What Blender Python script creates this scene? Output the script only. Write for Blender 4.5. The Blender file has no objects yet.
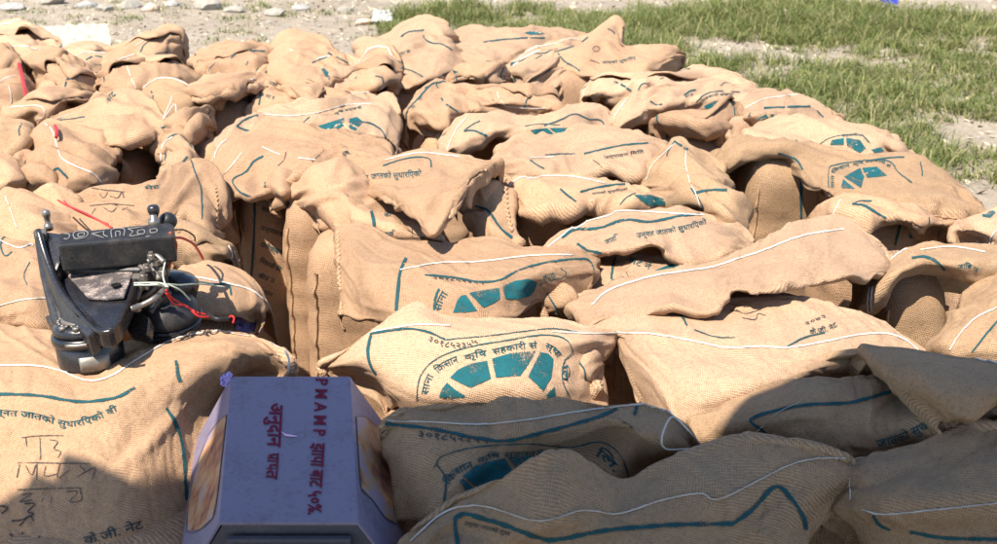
import bpy, bmesh, math, random
import numpy as np
from mathutils import Vector, Matrix
from mathutils.bvhtree import BVHTree
from mathutils.geometry import tessellate_polygon

SC = bpy.context.scene
COL = SC.collection
R = math.radians

# ------------------------------------------------------------------ camera
PITCH = R(23.0); CAMZ = 1.9; FPX = 1070.0
cd = bpy.data.cameras.new('camera'); cam = bpy.data.objects.new('camera', cd); COL.objects.link(cam)
cam.location = (0, 0, CAMZ); cam.rotation_euler = (math.pi/2 - PITCH, 0, 0)
cd.sensor_width = 36; cd.lens = 36*FPX/997.0; cd.clip_start = 0.05; cd.clip_end = 2000
cd.dof.use_dof = True; cd.dof.focus_distance = 2.45; cd.dof.aperture_fstop = 7.0
SC.camera = cam

# ------------------------------------------------------------------ sky and sun
SUN = Vector((-0.37, -0.44, 1.0)).normalized()
el = math.asin(SUN.z); az = math.atan2(SUN.x, SUN.y)
w = bpy.data.worlds.new('World'); SC.world = w; w.use_nodes = True
nt = w.node_tree; bg = nt.nodes['Background']
sky = nt.nodes.new('ShaderNodeTexSky'); sky.sky_type = 'NISHITA'; sky.sun_disc = False
sky.sun_elevation = el; sky.sun_rotation = az; sky.air_density = 1.0; sky.dust_density = 0.5; sky.ozone_density = 1.6
nt.links.new(sky.outputs[0], bg.inputs[0]); bg.inputs[1].default_value = 0.108
sl = bpy.data.lights.new('sun', 'SUN'); sl.energy = 4.2; sl.angle = R(0.6); sl.color = (1.0, 0.915, 0.79)
so = bpy.data.objects.new('sun', sl); COL.objects.link(so)
so.rotation_euler = SUN.to_track_quat('Z', 'Y').to_euler(); so.location = SUN*20
SC.view_settings.view_transform = 'Standard'; SC.view_settings.look = 'None'
SC.view_settings.exposure = 1.26; SC.view_settings.gamma = 1.0
SC.render.engine = 'CYCLES'; SC.cycles.max_bounces = 6; SC.cycles.transparent_max_bounces = 12

# ------------------------------------------------------------------ helpers
CA, SA = math.cos(PITCH), math.sin(PITCH)
CAMP = np.array([0, 0, CAMZ])
def ray(px, py):
    x = (px-498.5)/FPX; y = -(py-272.0)/FPX
    return np.array([x, CA + y*SA, -SA + y*CA])
def P(px, py, h):
    """world point at height h (metres) seen in the direction px, py"""
    d = ray(px, py)
    return CAMP + d*((h-CAMZ)/d[2])
def proj(p):
    q = np.asarray(p) - CAMP
    dep = q[..., 1]*CA - q[..., 2]*SA
    up = q[..., 1]*SA + q[..., 2]*CA
    return 498.5 + FPX*q[..., 0]/dep, 272.0 - FPX*up/dep
def tag(o, label=None, cat=None, group=None, kind=None):
    if label: o['label'] = label
    if cat: o['category'] = cat
    if group: o['group'] = group
    if kind: o['kind'] = kind
    return o
def empty(name, loc, label, cat, group=None):
    o = bpy.data.objects.new(name, None); o.location = loc; COL.objects.link(o)
    o.empty_display_size = .1
    return tag(o, label, cat, group)
def mesh(name, verts, faces, mat, parent=None, smooth=True, uv=None):
    v = np.asarray(verts, dtype=float).reshape(-1, 3)
    if parent is not None:
        t = parent; off = np.zeros(3)
        while t is not None: off += np.array(t.location); t = t.parent
        v = v - off
    me = bpy.data.meshes.new(name)
    me.from_pydata(v.tolist(), [], faces if isinstance(faces, list) else faces.tolist())
    if smooth: me.shade_smooth()
    if uv is not None:
        l = me.uv_layers.new(name='uv')
        vi = np.empty(len(me.loops), dtype=np.int32); me.loops.foreach_get('vertex_index', vi)
        l.data.foreach_set('uv', np.asarray(uv, dtype=np.float32)[vi].ravel())
    me.materials.append(mat)
    o = bpy.data.objects.new(name, me); COL.objects.link(o)
    if parent is not None: o.parent = parent
    return o

_prm = {}
def perlin(x, y, seed=0):
    if seed not in _prm:
        rs = np.random.RandomState(seed+7); _prm[seed] = (rs.permutation(256), rs.rand(256)*2*np.pi)
    pm, an = _prm[seed]
    xi = np.floor(x).astype(int); yi = np.floor(y).astype(int); xf = x-xi; yf = y-yi
    u = xf*xf*xf*(xf*(xf*6-15)+10); v = yf*yf*yf*(yf*(yf*6-15)+10)
    def g(ix, iy, dx, dy):
        a = an[pm[(pm[ix & 255]+iy) & 255]]
        return np.cos(a)*dx + np.sin(a)*dy
    n00 = g(xi, yi, xf, yf); n10 = g(xi+1, yi, xf-1, yf); n01 = g(xi, yi+1, xf, yf-1); n11 = g(xi+1, yi+1, xf-1, yf-1)
    return ((n00*(1-u)+n10*u)*(1-v) + (n01*(1-u)+n11*u)*v)*1.5

def cr(pts, n, t=None):
    """Catmull-Rom through rows of pts (k, ...) at n samples; t = parameter of each knot"""
    pts = np.asarray(pts, float); k = len(pts)
    if t is None: t = np.linspace(0, 1, k)
    s = np.linspace(t[0], t[-1], n) if np.isscalar(n) else np.asarray(n)
    i = np.clip(np.searchsorted(t, s, side='right')-1, 0, k-2)
    ext = np.concatenate([[2*pts[0]-pts[1]], pts, [2*pts[-1]-pts[-2]]])
    h = (t[i+1]-t[i]); f = ((s-t[i])/h)
    sh = (-1,)+(1,)*(pts.ndim-1); f = f.reshape(sh)
    p0, p1, p2, p3 = ext[i], ext[i+1], ext[i+2], ext[i+3]
    m1 = (p2-p0)*.5; m2 = (p3-p1)*.5
    return (2*f**3-3*f**2+1)*p1 + (f**3-2*f**2+f)*m1 + (-2*f**3+3*f**2)*p2 + (f**3-f**2)*m2
def chord(p):
    d = np.sqrt((np.diff(p, axis=0)**2).sum(-1)); d = np.maximum(d, 1e-5)**.75
    return np.concatenate([[0], np.cumsum(d)/d.sum()])
def parse(s): return [[tuple(float(a) for a in q.split(',')) for q in r.split()] for r in s.split('|')]

# ------------------------------------------------------------------ materials
def new_mat(name, rough=.8, col=(.5, .5, .5), metal=0, spec=.3):
    m = bpy.data.materials.new(name); m.use_nodes = True
    b = m.node_tree.nodes['Principled BSDF']
    b.inputs['Base Color'].default_value = (*col, 1); b.inputs['Roughness'].default_value = rough
    b.inputs['Metallic'].default_value = metal; b.inputs['Specular IOR Level'].default_value = spec
    return m, m.node_tree, b
def N(nt, t, **k):
    n = nt.nodes.new(t)
    for a, v in k.items():
        if a.startswith('i_'): n.inputs[int(a[2:])].default_value = v
        else: setattr(n, a, v)
    return n
def noise_node(nt, vec, scale, detail=3, rough=.55):
    n = N(nt, 'ShaderNodeTexNoise'); n.inputs['Scale'].default_value = scale
    n.inputs['Detail'].default_value = detail; n.inputs['Roughness'].default_value = rough
    nt.links.new(vec, n.inputs['Vector']); return n
def ramp(nt, fac, stops):
    r = N(nt, 'ShaderNodeValToRGB'); e = r.color_ramp.elements
    while len(e) < len(stops): e.new(.5)
    for a, (p, c) in zip(e, stops): a.position = p; a.color = (*c, 1) if len(c) == 3 else c
    nt.links.new(fac, r.inputs[0]); return r
def mixc(nt, fac, a, b, mode='MIX'):
    m = N(nt, 'ShaderNodeMix', data_type='RGBA', blend_type=mode)
    for sck, v in ((m.inputs[0], fac), (m.inputs[6], a), (m.inputs[7], b)):
        if isinstance(v, (int, float)): sck.default_value = v
        elif isinstance(v, tuple): sck.default_value = (*v, 1)
        else: nt.links.new(v, sck)
    return m.outputs[2]
def mth(nt, op, a, b=0.0, c=0.0):
    m = N(nt, 'ShaderNodeMath', operation=op)
    for i, v in enumerate((a, b, c)):
        if isinstance(v, (int, float)): m.inputs[i].default_value = v
        else: nt.links.new(v, m.inputs[i])
    return m.outputs[0]

def weave_height(nt, uvo):
    """woven relief of jute: two crossing sets of thick threads, unevenly spun"""
    wob = noise_node(nt, uvo, 22, 2)
    sep = N(nt, 'ShaderNodeSeparateXYZ'); nt.links.new(uvo, sep.inputs[0])
    wx = mth(nt, 'MULTIPLY', wob.outputs[0], .012)
    a = mth(nt, 'ADD', sep.outputs[0], wx); b = mth(nt, 'ADD', sep.outputs[1], wx)
    k = 2*math.pi/.0036
    sx = mth(nt, 'SINE', mth(nt, 'MULTIPLY', mth(nt, 'ADD', a, mth(nt, 'MULTIPLY', b, .35)), k))
    sy = mth(nt, 'SINE', mth(nt, 'MULTIPLY', mth(nt, 'SUBTRACT', b, mth(nt, 'MULTIPLY', a, .35)), k*.8))
    h = mth(nt, 'MAXIMUM', sx, sy)
    slub = N(nt, 'ShaderNodeMapping'); slub.inputs['Scale'].default_value = (40, 420, 1)
    nt.links.new(uvo, slub.inputs[0]); sn = noise_node(nt, slub.outputs[0], 1, 2)
    slub2 = N(nt, 'ShaderNodeMapping'); slub2.inputs['Scale'].default_value = (420, 40, 1)
    nt.links.new(uvo, slub2.inputs[0]); sn2 = noise_node(nt, slub2.outputs[0], 1, 2)
    return h, mth(nt, 'ADD', sn.outputs[0], sn2.outputs[0])

def jute(name, c0, c1, stain=.35):
    m, nt, b = new_mat(name, .92, spec=.12)
    uv = N(nt, 'ShaderNodeUVMap'); uvo = uv.outputs[0]
    geo = N(nt, 'ShaderNodeNewGeometry'); pos = geo.outputs['Position']
    h, sl_ = weave_height(nt, uvo)
    n1 = noise_node(nt, pos, 3.2, 5, .6); n2 = noise_node(nt, pos, 23, 4, .65)
    base = mixc(nt, n1.outputs[0], c0, c1)
    base = mixc(nt, mth(nt, 'MULTIPLY', sl_, .35), base, (c0[0]*.62, c0[1]*.58, c0[2]*.55), 'MIX')
    wv = N(nt, 'ShaderNodeMapRange'); wv.inputs[1].default_value = -.4; wv.inputs[2].default_value = 1
    wv.inputs[3].default_value = .72; wv.inputs[4].default_value = 1.10; nt.links.new(h, wv.inputs[0])
    hs = N(nt, 'ShaderNodeHueSaturation'); nt.links.new(base, hs.inputs['Color']); nt.links.new(wv.outputs[0], hs.inputs['Value'])
    dirt = ramp(nt, n2.outputs[0], [(.56, (0, 0, 0)), (.78, (1, 1, 1))])
    col = mixc(nt, mth(nt, 'MULTIPLY', dirt.outputs[0], stain), hs.outputs[0], (.22, .14, .08))
    n4 = noise_node(nt, pos, 150, 3, .7)
    sp = ramp(nt, n4.outputs[0], [(.34, (.66, .62, .58)), (.55, (1, 1, 1))])
    col = mixc(nt, .6, col, sp.outputs[0], 'MULTIPLY')
    oi = N(nt, 'ShaderNodeObjectInfo')
    hv = N(nt, 'ShaderNodeHueSaturation'); nt.links.new(col, hv.inputs['Color'])
    mr = N(nt, 'ShaderNodeMapRange'); mr.inputs[3].default_value = .86; mr.inputs[4].default_value = 1.10
    nt.links.new(oi.outputs['Random'], mr.inputs[0]); nt.links.new(mr.outputs[0], hv.inputs['Value'])
    nt.links.new(hv.outputs[0], b.inputs['Base Color'])
    hh = mth(nt, 'ADD', mth(nt, 'MULTIPLY', h, .6), mth(nt, 'ADD', mth(nt, 'MULTIPLY', sl_, .9), mth(nt, 'MULTIPLY', n4.outputs[0], 1.2)))
    bp = N(nt, 'ShaderNodeBump'); bp.inputs['Strength'].default_value = .75; bp.inputs['Distance'].default_value = .0016
    nt.links.new(hh, bp.inputs['Height'])
    n3 = noise_node(nt, pos, 26, 5, .62)
    bp2 = N(nt, 'ShaderNodeBump'); bp2.inputs['Strength'].default_value = .35; bp2.inputs['Distance'].default_value = .004
    nt.links.new(n3.outputs[0], bp2.inputs['Height']); nt.links.new(bp.outputs[0], bp2.inputs['Normal'])
    nt.links.new(bp2.outputs[0], b.inputs['Normal'])
    return m
def ink(name, c, wear=.45):
    m, nt, b = new_mat(name, .85, c, spec=.15)
    geo = N(nt, 'ShaderNodeNewGeometry'); pos = geo.outputs['Position']
    n = noise_node(nt, pos, 420, 2, .6); n2 = noise_node(nt, pos, 28, 3)
    s = mth(nt, 'ADD', mth(nt, 'MULTIPLY', n.outputs[0], .7), mth(nt, 'MULTIPLY', n2.outputs[0], .5))
    r = ramp(nt, s, [(wear, (0, 0, 0)), (wear+.14, (1, 1, 1))])
    nt.links.new(r.outputs[0], b.inputs['Alpha'])
    nt.links.new(mixc(nt, n2.outputs[0], (c[0]*.75, c[1]*.8, c[2]*.85), (c[0]*1.3, c[1]*1.25, c[2]*1.2)), b.inputs['Base Color'])
    return m
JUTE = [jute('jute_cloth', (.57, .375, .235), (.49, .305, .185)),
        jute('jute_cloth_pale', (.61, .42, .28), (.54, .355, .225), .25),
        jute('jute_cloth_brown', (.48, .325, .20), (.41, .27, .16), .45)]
TEAL = ink('teal_ink', (.014, .065, .075), .40); TEALF = ink('teal_fill', (.010, .085, .10), .44)
DARK = ink('dark_ink', (.035, .05, .055), .40)
PEN = ink('marker_pen', (.06, .05, .05), .44)
WHITE, _nt, _b = new_mat('white_thread', .7, (.50, .46, .41))
SEAM, _nt, _b = new_mat('seam_thread', .9, (.40, .25, .145))

# ------------------------------------------------------------------ cloth
def cloth(parent, rows, mat, seed, front='lip', wr=1.0, name='flap', sub=1.0, auto=False, tongue=False):
    rows = [np.array([P(x, y, h/100.) for x, y, h in r]) for r in rows]
    same = len({len(r) for r in rows}) == 1
    C = 34
    if same:
        t = np.mean([chord(r) for r in rows], axis=0)
        g = np.array([cr(r, C, t) for r in rows])
    else: g = np.array([cr(r, C, chord(r)) for r in rows])
    # row parameters
    seg = np.maximum(np.sqrt((np.diff(g, axis=0)**2).sum(-1)).mean(1), 1e-4)
    tv = np.concatenate([[0], np.cumsum(seg)])
    Lv = tv[-1]
    nr = max(8, int(len(rows)*5)); s = np.linspace(0, Lv, nr)
    g = cr(g, s, tv)
    # hems: turn under at the front, tuck down at the back and the sides
    dn = np.array([0, 0, 1.0]); fw = np.array([0, 1.0, 0])
    if front == 'lip':
        su0 = np.cumsum(np.r_[0, np.linalg.norm(np.diff(g[-1], axis=0), axis=1)]); k0 = min(5, len(g)-1)
        for q in range(k0):
            a_ = (1-q/k0)**1.5*wr; g[-1-q, :, 2] += a_*.020*perlin(su0*11+seed, su0*0+seed*.37, 3); g[-1-q, :, 1] += a_*.020*perlin(su0*13+seed*2.1, su0*0+.4, 5)
    last, first = g[-1], g[0]
    if front == 'lip': add = [last + fw*.012 - dn*.014, last + fw*.034 - dn*.020]
    elif front == 'drop': add = [last + fw*.004 - dn*.05, last + fw*.02 - dn*.13]
    else: add = [last - fw*.02 - dn*.10, last - fw*.02 - dn*.28]
    g = np.concatenate([[first + fw*.05 - dn*.16, first + fw*.028 - dn*.05], g, add])
    out = g[:, 0]-g[:, 1]; out /= np.linalg.norm(out, axis=1, keepdims=True)+1e-9
    l1 = g[:, 0]+out*.005-dn*.012; l2 = g[:, 0]-out*.012-dn*.04
    out = g[:, -1]-g[:, -2]; out /= np.linalg.norm(out, axis=1, keepdims=True)+1e-9
    r1 = g[:, -1]+out*.005-dn*.012; r2 = g[:, -1]-out*.012-dn*.04
    g = np.concatenate([l2[:, None], l1[:, None], g, r1[:, None], r2[:, None]], axis=1)
    # even spacing resample
    du = np.maximum(np.sqrt((np.diff(g, axis=1)**2).sum(-1)).mean(0), 2e-3)
    dv = np.maximum(np.sqrt((np.diff(g, axis=0)**2).sum(-1)).mean(1), 2e-3)
    tu = np.concatenate([[0], np.cumsum(du)]); tv = np.concatenate([[0], np.cumsum(dv)])
    dist = np.linalg.norm(g.reshape(-1, 3).mean(0)-CAMP)
    step = .0024*dist/sub
    nu = int(np.clip(tu[-1]/step, 24, 200)); nv = int(np.clip(tv[-1]/step, 20, 180))
    su = np.linspace(0, tu[-1], nu); sv = np.linspace(0, tv[-1], nv)
    g = cr(g, sv, tv)
    g = np.swapaxes(cr(np.swapaxes(g, 0, 1), su, tu), 0, 1)
    U, V = np.meshgrid(su, sv)
    def normals(g):
        a = np.gradient(g, axis=1); b = np.gradient(g, axis=0)
        n = np.cross(b, a); return n/(np.linalg.norm(n, axis=2, keepdims=True)+1e-9)
    n = normals(g)
    rs = np.random.RandomState(seed); th = rs.rand()*np.pi; o = rs.rand(2)*50
    wx = U + .05*perlin(U*5+o[0], V*5, seed % 9); wy = V + .05*perlin(U*5, V*5+o[1], seed % 7)
    def ani(f, asp, th):
        c, s_ = math.cos(th), math.sin(th)
        return perlin((wx*c+wy*s_)*f*asp+o[0], (-wx*s_+wy*c)*f+o[1], seed % 11)
    d = .008*ani(4.5, .4, th) + .020*(np.abs(ani(4.2, .38, th+.4))-.25) - .015*(np.abs(ani(6.5, .33, th+1.5))-.25) - .008*(np.abs(ani(12, .4, th+.9))-.25)
    if dist > 2.75:      # the far mouths lie in long folds that run with the hem
        t2 = (rs.rand()-.5)*.9; k2 = min(1.0, (dist-2.75)/.5)
        d = d*(1-.35*k2) + k2*1.25*(.034*(np.abs(ani(5.5, .22, t2))-.22) - .022*(np.abs(ani(8.5, .25, t2+.35))-.22) + .010*np.clip(1-np.abs(ani(7, .2, t2-.5))*2.2, 0, 1)**2)
    rid = 1-np.abs(ani(9, .28, th+2.2))*1.9; d += .006*np.clip(rid, 0, 1)**3
    rid = 1-np.abs(ani(21, .3, th+2.4))*2.0; d -= .003*np.clip(rid, 0, 1)**3
    d += .0009*ani(34, .5, th+.8)
    g = g + n*(d*wr*(1.0 if dist < 2.6 else 1.15))[..., None]
    idx = np.arange(nu*nv).reshape(nv, nu)
    f = np.stack([idx[:-1, :-1], idx[1:, :-1], idx[1:, 1:], idx[:-1, 1:]], -1).reshape(-1, 4)
    v = g.reshape(-1, 3)
    o_ = mesh(name, v, f, mat, parent, uv=np.stack([U, V], -1).reshape(-1, 2))
    md = o_.modifiers.new('thickness', 'SOLIDIFY'); md.thickness = .0035; md.offset = -1
    bvh = BVHTree.FromPolygons(v.tolist(), f.tolist())
    o_.data.update()
    if dist > 2.85 and tongue:   # loose flaps of the open mouth folded back over the top, with free curling edges
        rs3 = np.random.RandomState(seed+5)
        for u0, u1 in ([(.06, .56), (.46, .95)] if rs3.rand() > .35 and su[-1] > .6 else [(.12, .90)]):
            a, b = 30, 12; tt, ww = np.meshgrid(np.linspace(0, 1, a), np.linspace(0, 1, b))
            sk = rs3.uniform(.35, .65); peak = np.where(tt < sk, tt/sk, (1-tt)/(1-sk))**.75
            va = .26+rs3.rand()*.16+(rs3.rand()-.5)*.22*tt; ln = rs3.uniform(.22, .42)*(peak+.12)
            uu = np.clip(u0+(u1-u0)*tt+(rs3.rand()-.5)*.12*ww*peak, .04, .96); vv = np.clip(va+ln*ww, .04, .93)
            fi = vv*(nv-1); fj = uu*(nu-1); i0 = np.minimum(fi.astype(int), nv-2); j0 = np.minimum(fj.astype(int), nu-2)
            A_1 = (fi-i0)[..., None]; B_1 = (fj-j0)[..., None]
            pos = (g[i0, j0]*(1-B_1)+g[i0, j0+1]*B_1)*(1-A_1)+(g[i0+1, j0]*(1-B_1)+g[i0+1, j0+1]*B_1)*A_1
            lift = -.006+.040*ww**.7*(.45+.55*peak)*(1+.8*perlin(tt*3+seed, ww*1.2, 4))*min(1.0, su[-1]/.62)-.016*np.clip(ww-.85, 0, 1)/.15
            nn_ = n[i0, j0]*.7+np.array([0, -.15, .55]); pos = pos+nn_*np.maximum(lift, -.006)[..., None]
            id3 = np.arange(a*b).reshape(b, a); F3 = np.stack([id3[:-1, :-1], id3[1:, :-1], id3[1:, 1:], id3[:-1, 1:]], -1).reshape(-1, 4)
            o3 = mesh('mouth_fold', pos.reshape(-1, 3), F3, mat, o_, uv=np.stack([uu*su[-1], vv*sv[-1]], -1).reshape(-1, 2))
            m3 = o3.modifiers.new('smooth', 'SUBSURF'); m3.levels = m3.render_levels = 1
            m3 = o3.modifiers.new('thickness', 'SOLIDIFY'); m3.thickness = .0035; m3.offset = 0
    if dist > 3.3 and auto:   # the printed border and the sewn line that run along each mouth
        rs2 = np.random.RandomState(seed+91)
        def line(uv_, wd, mat, nm, lift):
            q = resamp([(a*100, b*100) for a, b in uv_], 1.2)/100.; V = []; F = []
            dd = np.gradient(q, axis=0); dd /= np.linalg.norm(dd, axis=1, keepdims=True); pn = np.stack([-dd[:, 1], dd[:, 0]], 1)
            for k, off in enumerate((-1, 0, 1)):
                qq = q+pn*off*wd*.5/np.array([su[-1], sv[-1]])
                fi = np.clip(qq[:, 1], .02, .98)*(nv-1); fj = np.clip(qq[:, 0], .02, .98)*(nu-1)
                i0 = np.minimum(fi.astype(int), nv-2); j0 = np.minimum(fj.astype(int), nu-2); a = (fi-i0)[:, None]; b = (fj-j0)[:, None]
                pos = (g[i0, j0]*(1-b)+g[i0, j0+1]*b)*(1-a)+(g[i0+1, j0]*(1-b)+g[i0+1, j0+1]*b)*a
                V.append(pos+n[i0, j0]*(.0022+(lift if k == 1 else 0)))
            m_ = len(q); V = np.concatenate(V)
            for i in range(m_-1):
                for k in (0, 1): F.append((k*m_+i, k*m_+i+1, (k+1)*m_+i+1, (k+1)*m_+i))
            mesh(nm, V, F, mat, o_)
        b0 = .24+rs2.rand()*.08; j = lambda: (rs2.rand()-.5)*.05
        line([(.10, b0+j()), (.30, b0+j()), (.5, b0+j()), (.7, b0+j()), (.92, b0+j())], .006, WHITE, 'stitching_thread', .002)
        b1 = b0+.16
        a0, a1 = .12+rs2.rand()*.1, .88-rs2.rand()*.1
        line([(a0-.01, .80), (a0, b1+.06), (a0+.01, b1), (a0+.05, b1+j()), (.45, b1+j()), (.65, b1+j())], .009, TEAL, 'border_stripe', 0)
        if rs2.rand() > .4: line([(.72, b1+j()), (a1-.03, b1), (a1, b1+.05), (a1+.01, .78)], .009, TEAL, 'border_stripe', 0)
    return o_, bvh

CW = Vector(CAMP)
def hit(bvh, px, py, off=.0014):
    d = Vector(ray(px, py)).normalized()
    loc, nn, i, ds = bvh.ray_cast(CW, d)
    if loc is None: return None
    if nn.dot(d) > 0: nn = -nn
    return np.array(loc + nn*off - d*.0006)
def resamp(pts, step):
    pts = np.array(pts, float)
    t = chord(pts); L = np.sqrt((np.diff(pts, axis=0)**2).sum(1)).sum()
    n = max(3, int(L/step)+1)
    return cr(pts, n, t) if len(pts) > 2 else pts[0]+(pts[1]-pts[0])*np.linspace(0, 1, n)[:, None]
def ribbon(bvh, pts, wpx, mat, name, parent, raised=0, jit=0):
    wpx = wpx*.74
    q = resamp(pts, 2.2)
    if jit: q = q + np.random.RandomState(abs(int(pts[0][0]))).randn(len(q), 2)*jit
    d = np.gradient(q, axis=0); d /= np.linalg.norm(d, axis=1, keepdims=True)+1e-9
    nn = np.stack([-d[:, 1], d[:, 0]], 1); runs = []; cur = []
    for i, (a, b) in enumerate(zip(q, nn)):
        wv = wpx*(.92+.16*math.sin(i*.35+a[0]*.1))*.5
        for dy in (0, 2, -2, 4, -4):
            h = [hit(bvh, *(a+b*wv*k+np.array([0, dy])), off=(.0014+(raised if k == 0 else 0))) for k in (-1, 0, 1)]
            if not any(x is None for x in h): break
        if any(x is None for x in h):
            if len(cur) > 1: runs.append(cur)
            cur = []
        else:
            if cur and np.linalg.norm(cur[-1][1]-h[1]) > .05: runs.append(cur) if len(cur) > 1 else None; cur = []
            cur.append(h)
    if len(cur) > 1: runs.append(cur)
    o = None
    for r in sorted(runs, key=len)[::-1]:
        if len(r) < 3: continue
        V = []; F = []
        for h in r: V += h
        for i in range(len(r)-1):
            for k in (0, 1): F.append((3*i+k, 3*i+k+1, 3*i+k+4, 3*i+k+3))
        o = mesh(name, V, F, mat, parent)
    return o
def split_tris(V, T, mx):
    V = [tuple(v) for v in V]; out = []; st = [tuple(t) for t in T]; cache = {}
    while st:
        a, b, c = st.pop()
        e = [((V[p][0]-V[q][0])**2+(V[p][1]-V[q][1])**2, p, q, r) for p, q, r in ((a, b, c), (b, c, a), (c, a, b))]
        m = max(e)
        if m[0] <= mx*mx or len(V) > 6000: out.append((a, b, c)); continue
        _, p, q, r = m; k = (min(p, q), max(p, q))
        if k not in cache:
            cache[k] = len(V); V.append(((V[p][0]+V[q][0])/2, (V[p][1]+V[q][1])/2))
        n = cache[k]; st += [(p, n, r), (n, q, r)]
    return V, out
def lay(bvh, V, T, mat, name, parent, mx=4.5, off=.0014):
    V, T = split_tris(V, T, mx)
    W = [hit(bvh, x, y, off) for x, y in V]
    F = []
    for t in T:
        h = [W[i] for i in t]
        if any(x is None for x in h): continue
        if max(np.linalg.norm(h[0]-h[1]), np.linalg.norm(h[1]-h[2]), np.linalg.norm(h[0]-h[2])) > .09: continue
        F.append(t)
    if not F: return
    used = sorted({i for t in F for i in t}); mp = {u: k for k, u in enumerate(used)}
    return mesh(name, [W[u] for u in used], [tuple(mp[i] for i in t) for t in F], mat, parent)
def polys(bvh, pl, mat, name, parent):
    V = []; T = []
    for p in pl:
        p = [tuple(q) for q in resamp(list(p)+[p[0]], 3)[:-1]] if len(p) > 12 else p
        b = len(V); V += [tuple(q) for q in p]
        T += [tuple(b+i for i in t) for t in tessellate_polygon([[Vector((x, y, 0)) for x, y in p]])]
    return lay(bvh, V, T, mat, name, parent, 4.0)
_txt = {}
def glyphs(s, bold=0.0):
    if (s, bold) in _txt: return _txt[(s, bold)]
    c = bpy.data.curves.new('t', 'FONT'); c.body = s; c.resolution_u = 2; c.offset = bold
    o = bpy.data.objects.new('t', c); COL.objects.link(o); bpy.context.view_layer.update()
    me = bpy.data.meshes.new_from_object(o.evaluated_get(bpy.context.evaluated_depsgraph_get()))
    me.calc_loop_triangles()
    V = [(v.co.x, v.co.y) for v in me.vertices]; T = [tuple(t.vertices) for t in me.loop_triangles]
    bpy.data.objects.remove(o); bpy.data.curves.remove(c); bpy.data.meshes.remove(me)
    x0 = min(v[0] for v in V); x1 = max(v[0] for v in V)
    V = [((x-x0)/(x1-x0), y) for x, y in V]; _txt[(s, bold)] = (V, T); return V, T
def text_px(s, base, size, bold=.012, slant=0):
    V, T = glyphs(s, bold); q = resamp(base, 2.0)
    L = np.concatenate([[0], np.cumsum(np.sqrt((np.diff(q, axis=0)**2).sum(1)))]); L /= L[-1]
    d = np.gradient(q, axis=0); d /= np.linalg.norm(d, axis=1, keepdims=True)
    out = []
    for x, y in V:
        p = [np.interp(x, L, q[:, 0]), np.interp(x, L, q[:, 1])]; dx = np.interp(x, L, d[:, 0]); dy = np.interp(x, L, d[:, 1])
        out.append((p[0]+dy*y*size+dx*y*size*slant, p[1]-dx*y*size+dy*y*size*slant))
    return out, T
def lettering(bvh, s, base, size, mat, parent, bold=.012, name='lettering', slant=0):
    V, T = text_px(s, base, size, bold, slant)
    return lay(bvh, V, T, mat, name, parent, 4.5)

def tube(name, pts, r, mat, parent=None, n=8, caps=True, closed=False, res=None):
    p = np.array(pts, float)
    if len(p) > 2: p = cr(p, res or len(p)*6, chord(p))
    rr = np.interp(np.linspace(0, 1, len(p)), np.linspace(0, 1, len(r)), r) if hasattr(r, '__len__') else np.full(len(p), r)
    t = np.gradient(p, axis=0); t /= np.linalg.norm(t, axis=1, keepdims=True)+1e-12
    up = np.array([.13, .21, .97]); V = []; F = []
    for i in range(len(p)):
        a = np.cross(t[i], up); a /= np.linalg.norm(a)+1e-9; b = np.cross(a, t[i]); up = b
        for k in range(n):
            an = 2*np.pi*k/n; V.append(p[i]+(a*math.cos(an)+b*math.sin(an))*rr[i])
    for i in range(len(p)-1):
        for k in range(n): F.append((i*n+k, i*n+(k+1) % n, (i+1)*n+(k+1) % n, (i+1)*n+k))
    if caps: F += [tuple(range(n))[::-1], tuple(range((len(p)-1)*n, len(p)*n))]
    return mesh(name, V, F, mat, parent)
def prism(name, pts, ext, mat, parent=None, bev=.003):
    p = [Vector(q) for q in pts]; e = Vector(ext); bm = bmesh.new()
    a = [bm.verts.new(q) for q in p]; b = [bm.verts.new(q+e) for q in p]; n = len(p)
    bm.faces.new(a); bm.faces.new(b[::-1])
    for i in range(n): bm.faces.new((a[i], b[i], b[(i+1) % n], a[(i+1) % n]))
    bmesh.ops.recalc_face_normals(bm, faces=bm.faces)
    if bev: bmesh.ops.bevel(bm, geom=bm.edges[:], offset=bev, segments=2, affect='EDGES', profile=.6)
    bm.verts.index_update()
    V = [tuple(v.co) for v in bm.verts]; F = [tuple(v.index for v in f.verts) for f in bm.faces]; bm.free()
    o = mesh(name, V, F, mat, parent, smooth=False)
    return o
def lathe(name, c, prof, mat, parent=None, axis=(0, 0, 1), n=40, smooth=True):
    q = Vector(axis).normalized().to_track_quat('Z', 'Y'); V = []; F = []
    for r, z in prof:
        for k in range(n):
            a = 2*math.pi*k/n; V.append(tuple(Vector(c)+q @ Vector((r*math.cos(a), r*math.sin(a), z))))
    m = len(prof)
    for i in range(m-1):
        for k in range(n): F.append((i*n+k, i*n+(k+1) % n, (i+1)*n+(k+1) % n, (i+1)*n+k))
    F += [tuple(range(n))[::-1], tuple(range((m-1)*n, m*n))]
    o = mesh(name, V, F, mat, parent, smooth=smooth)
    return o

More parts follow.
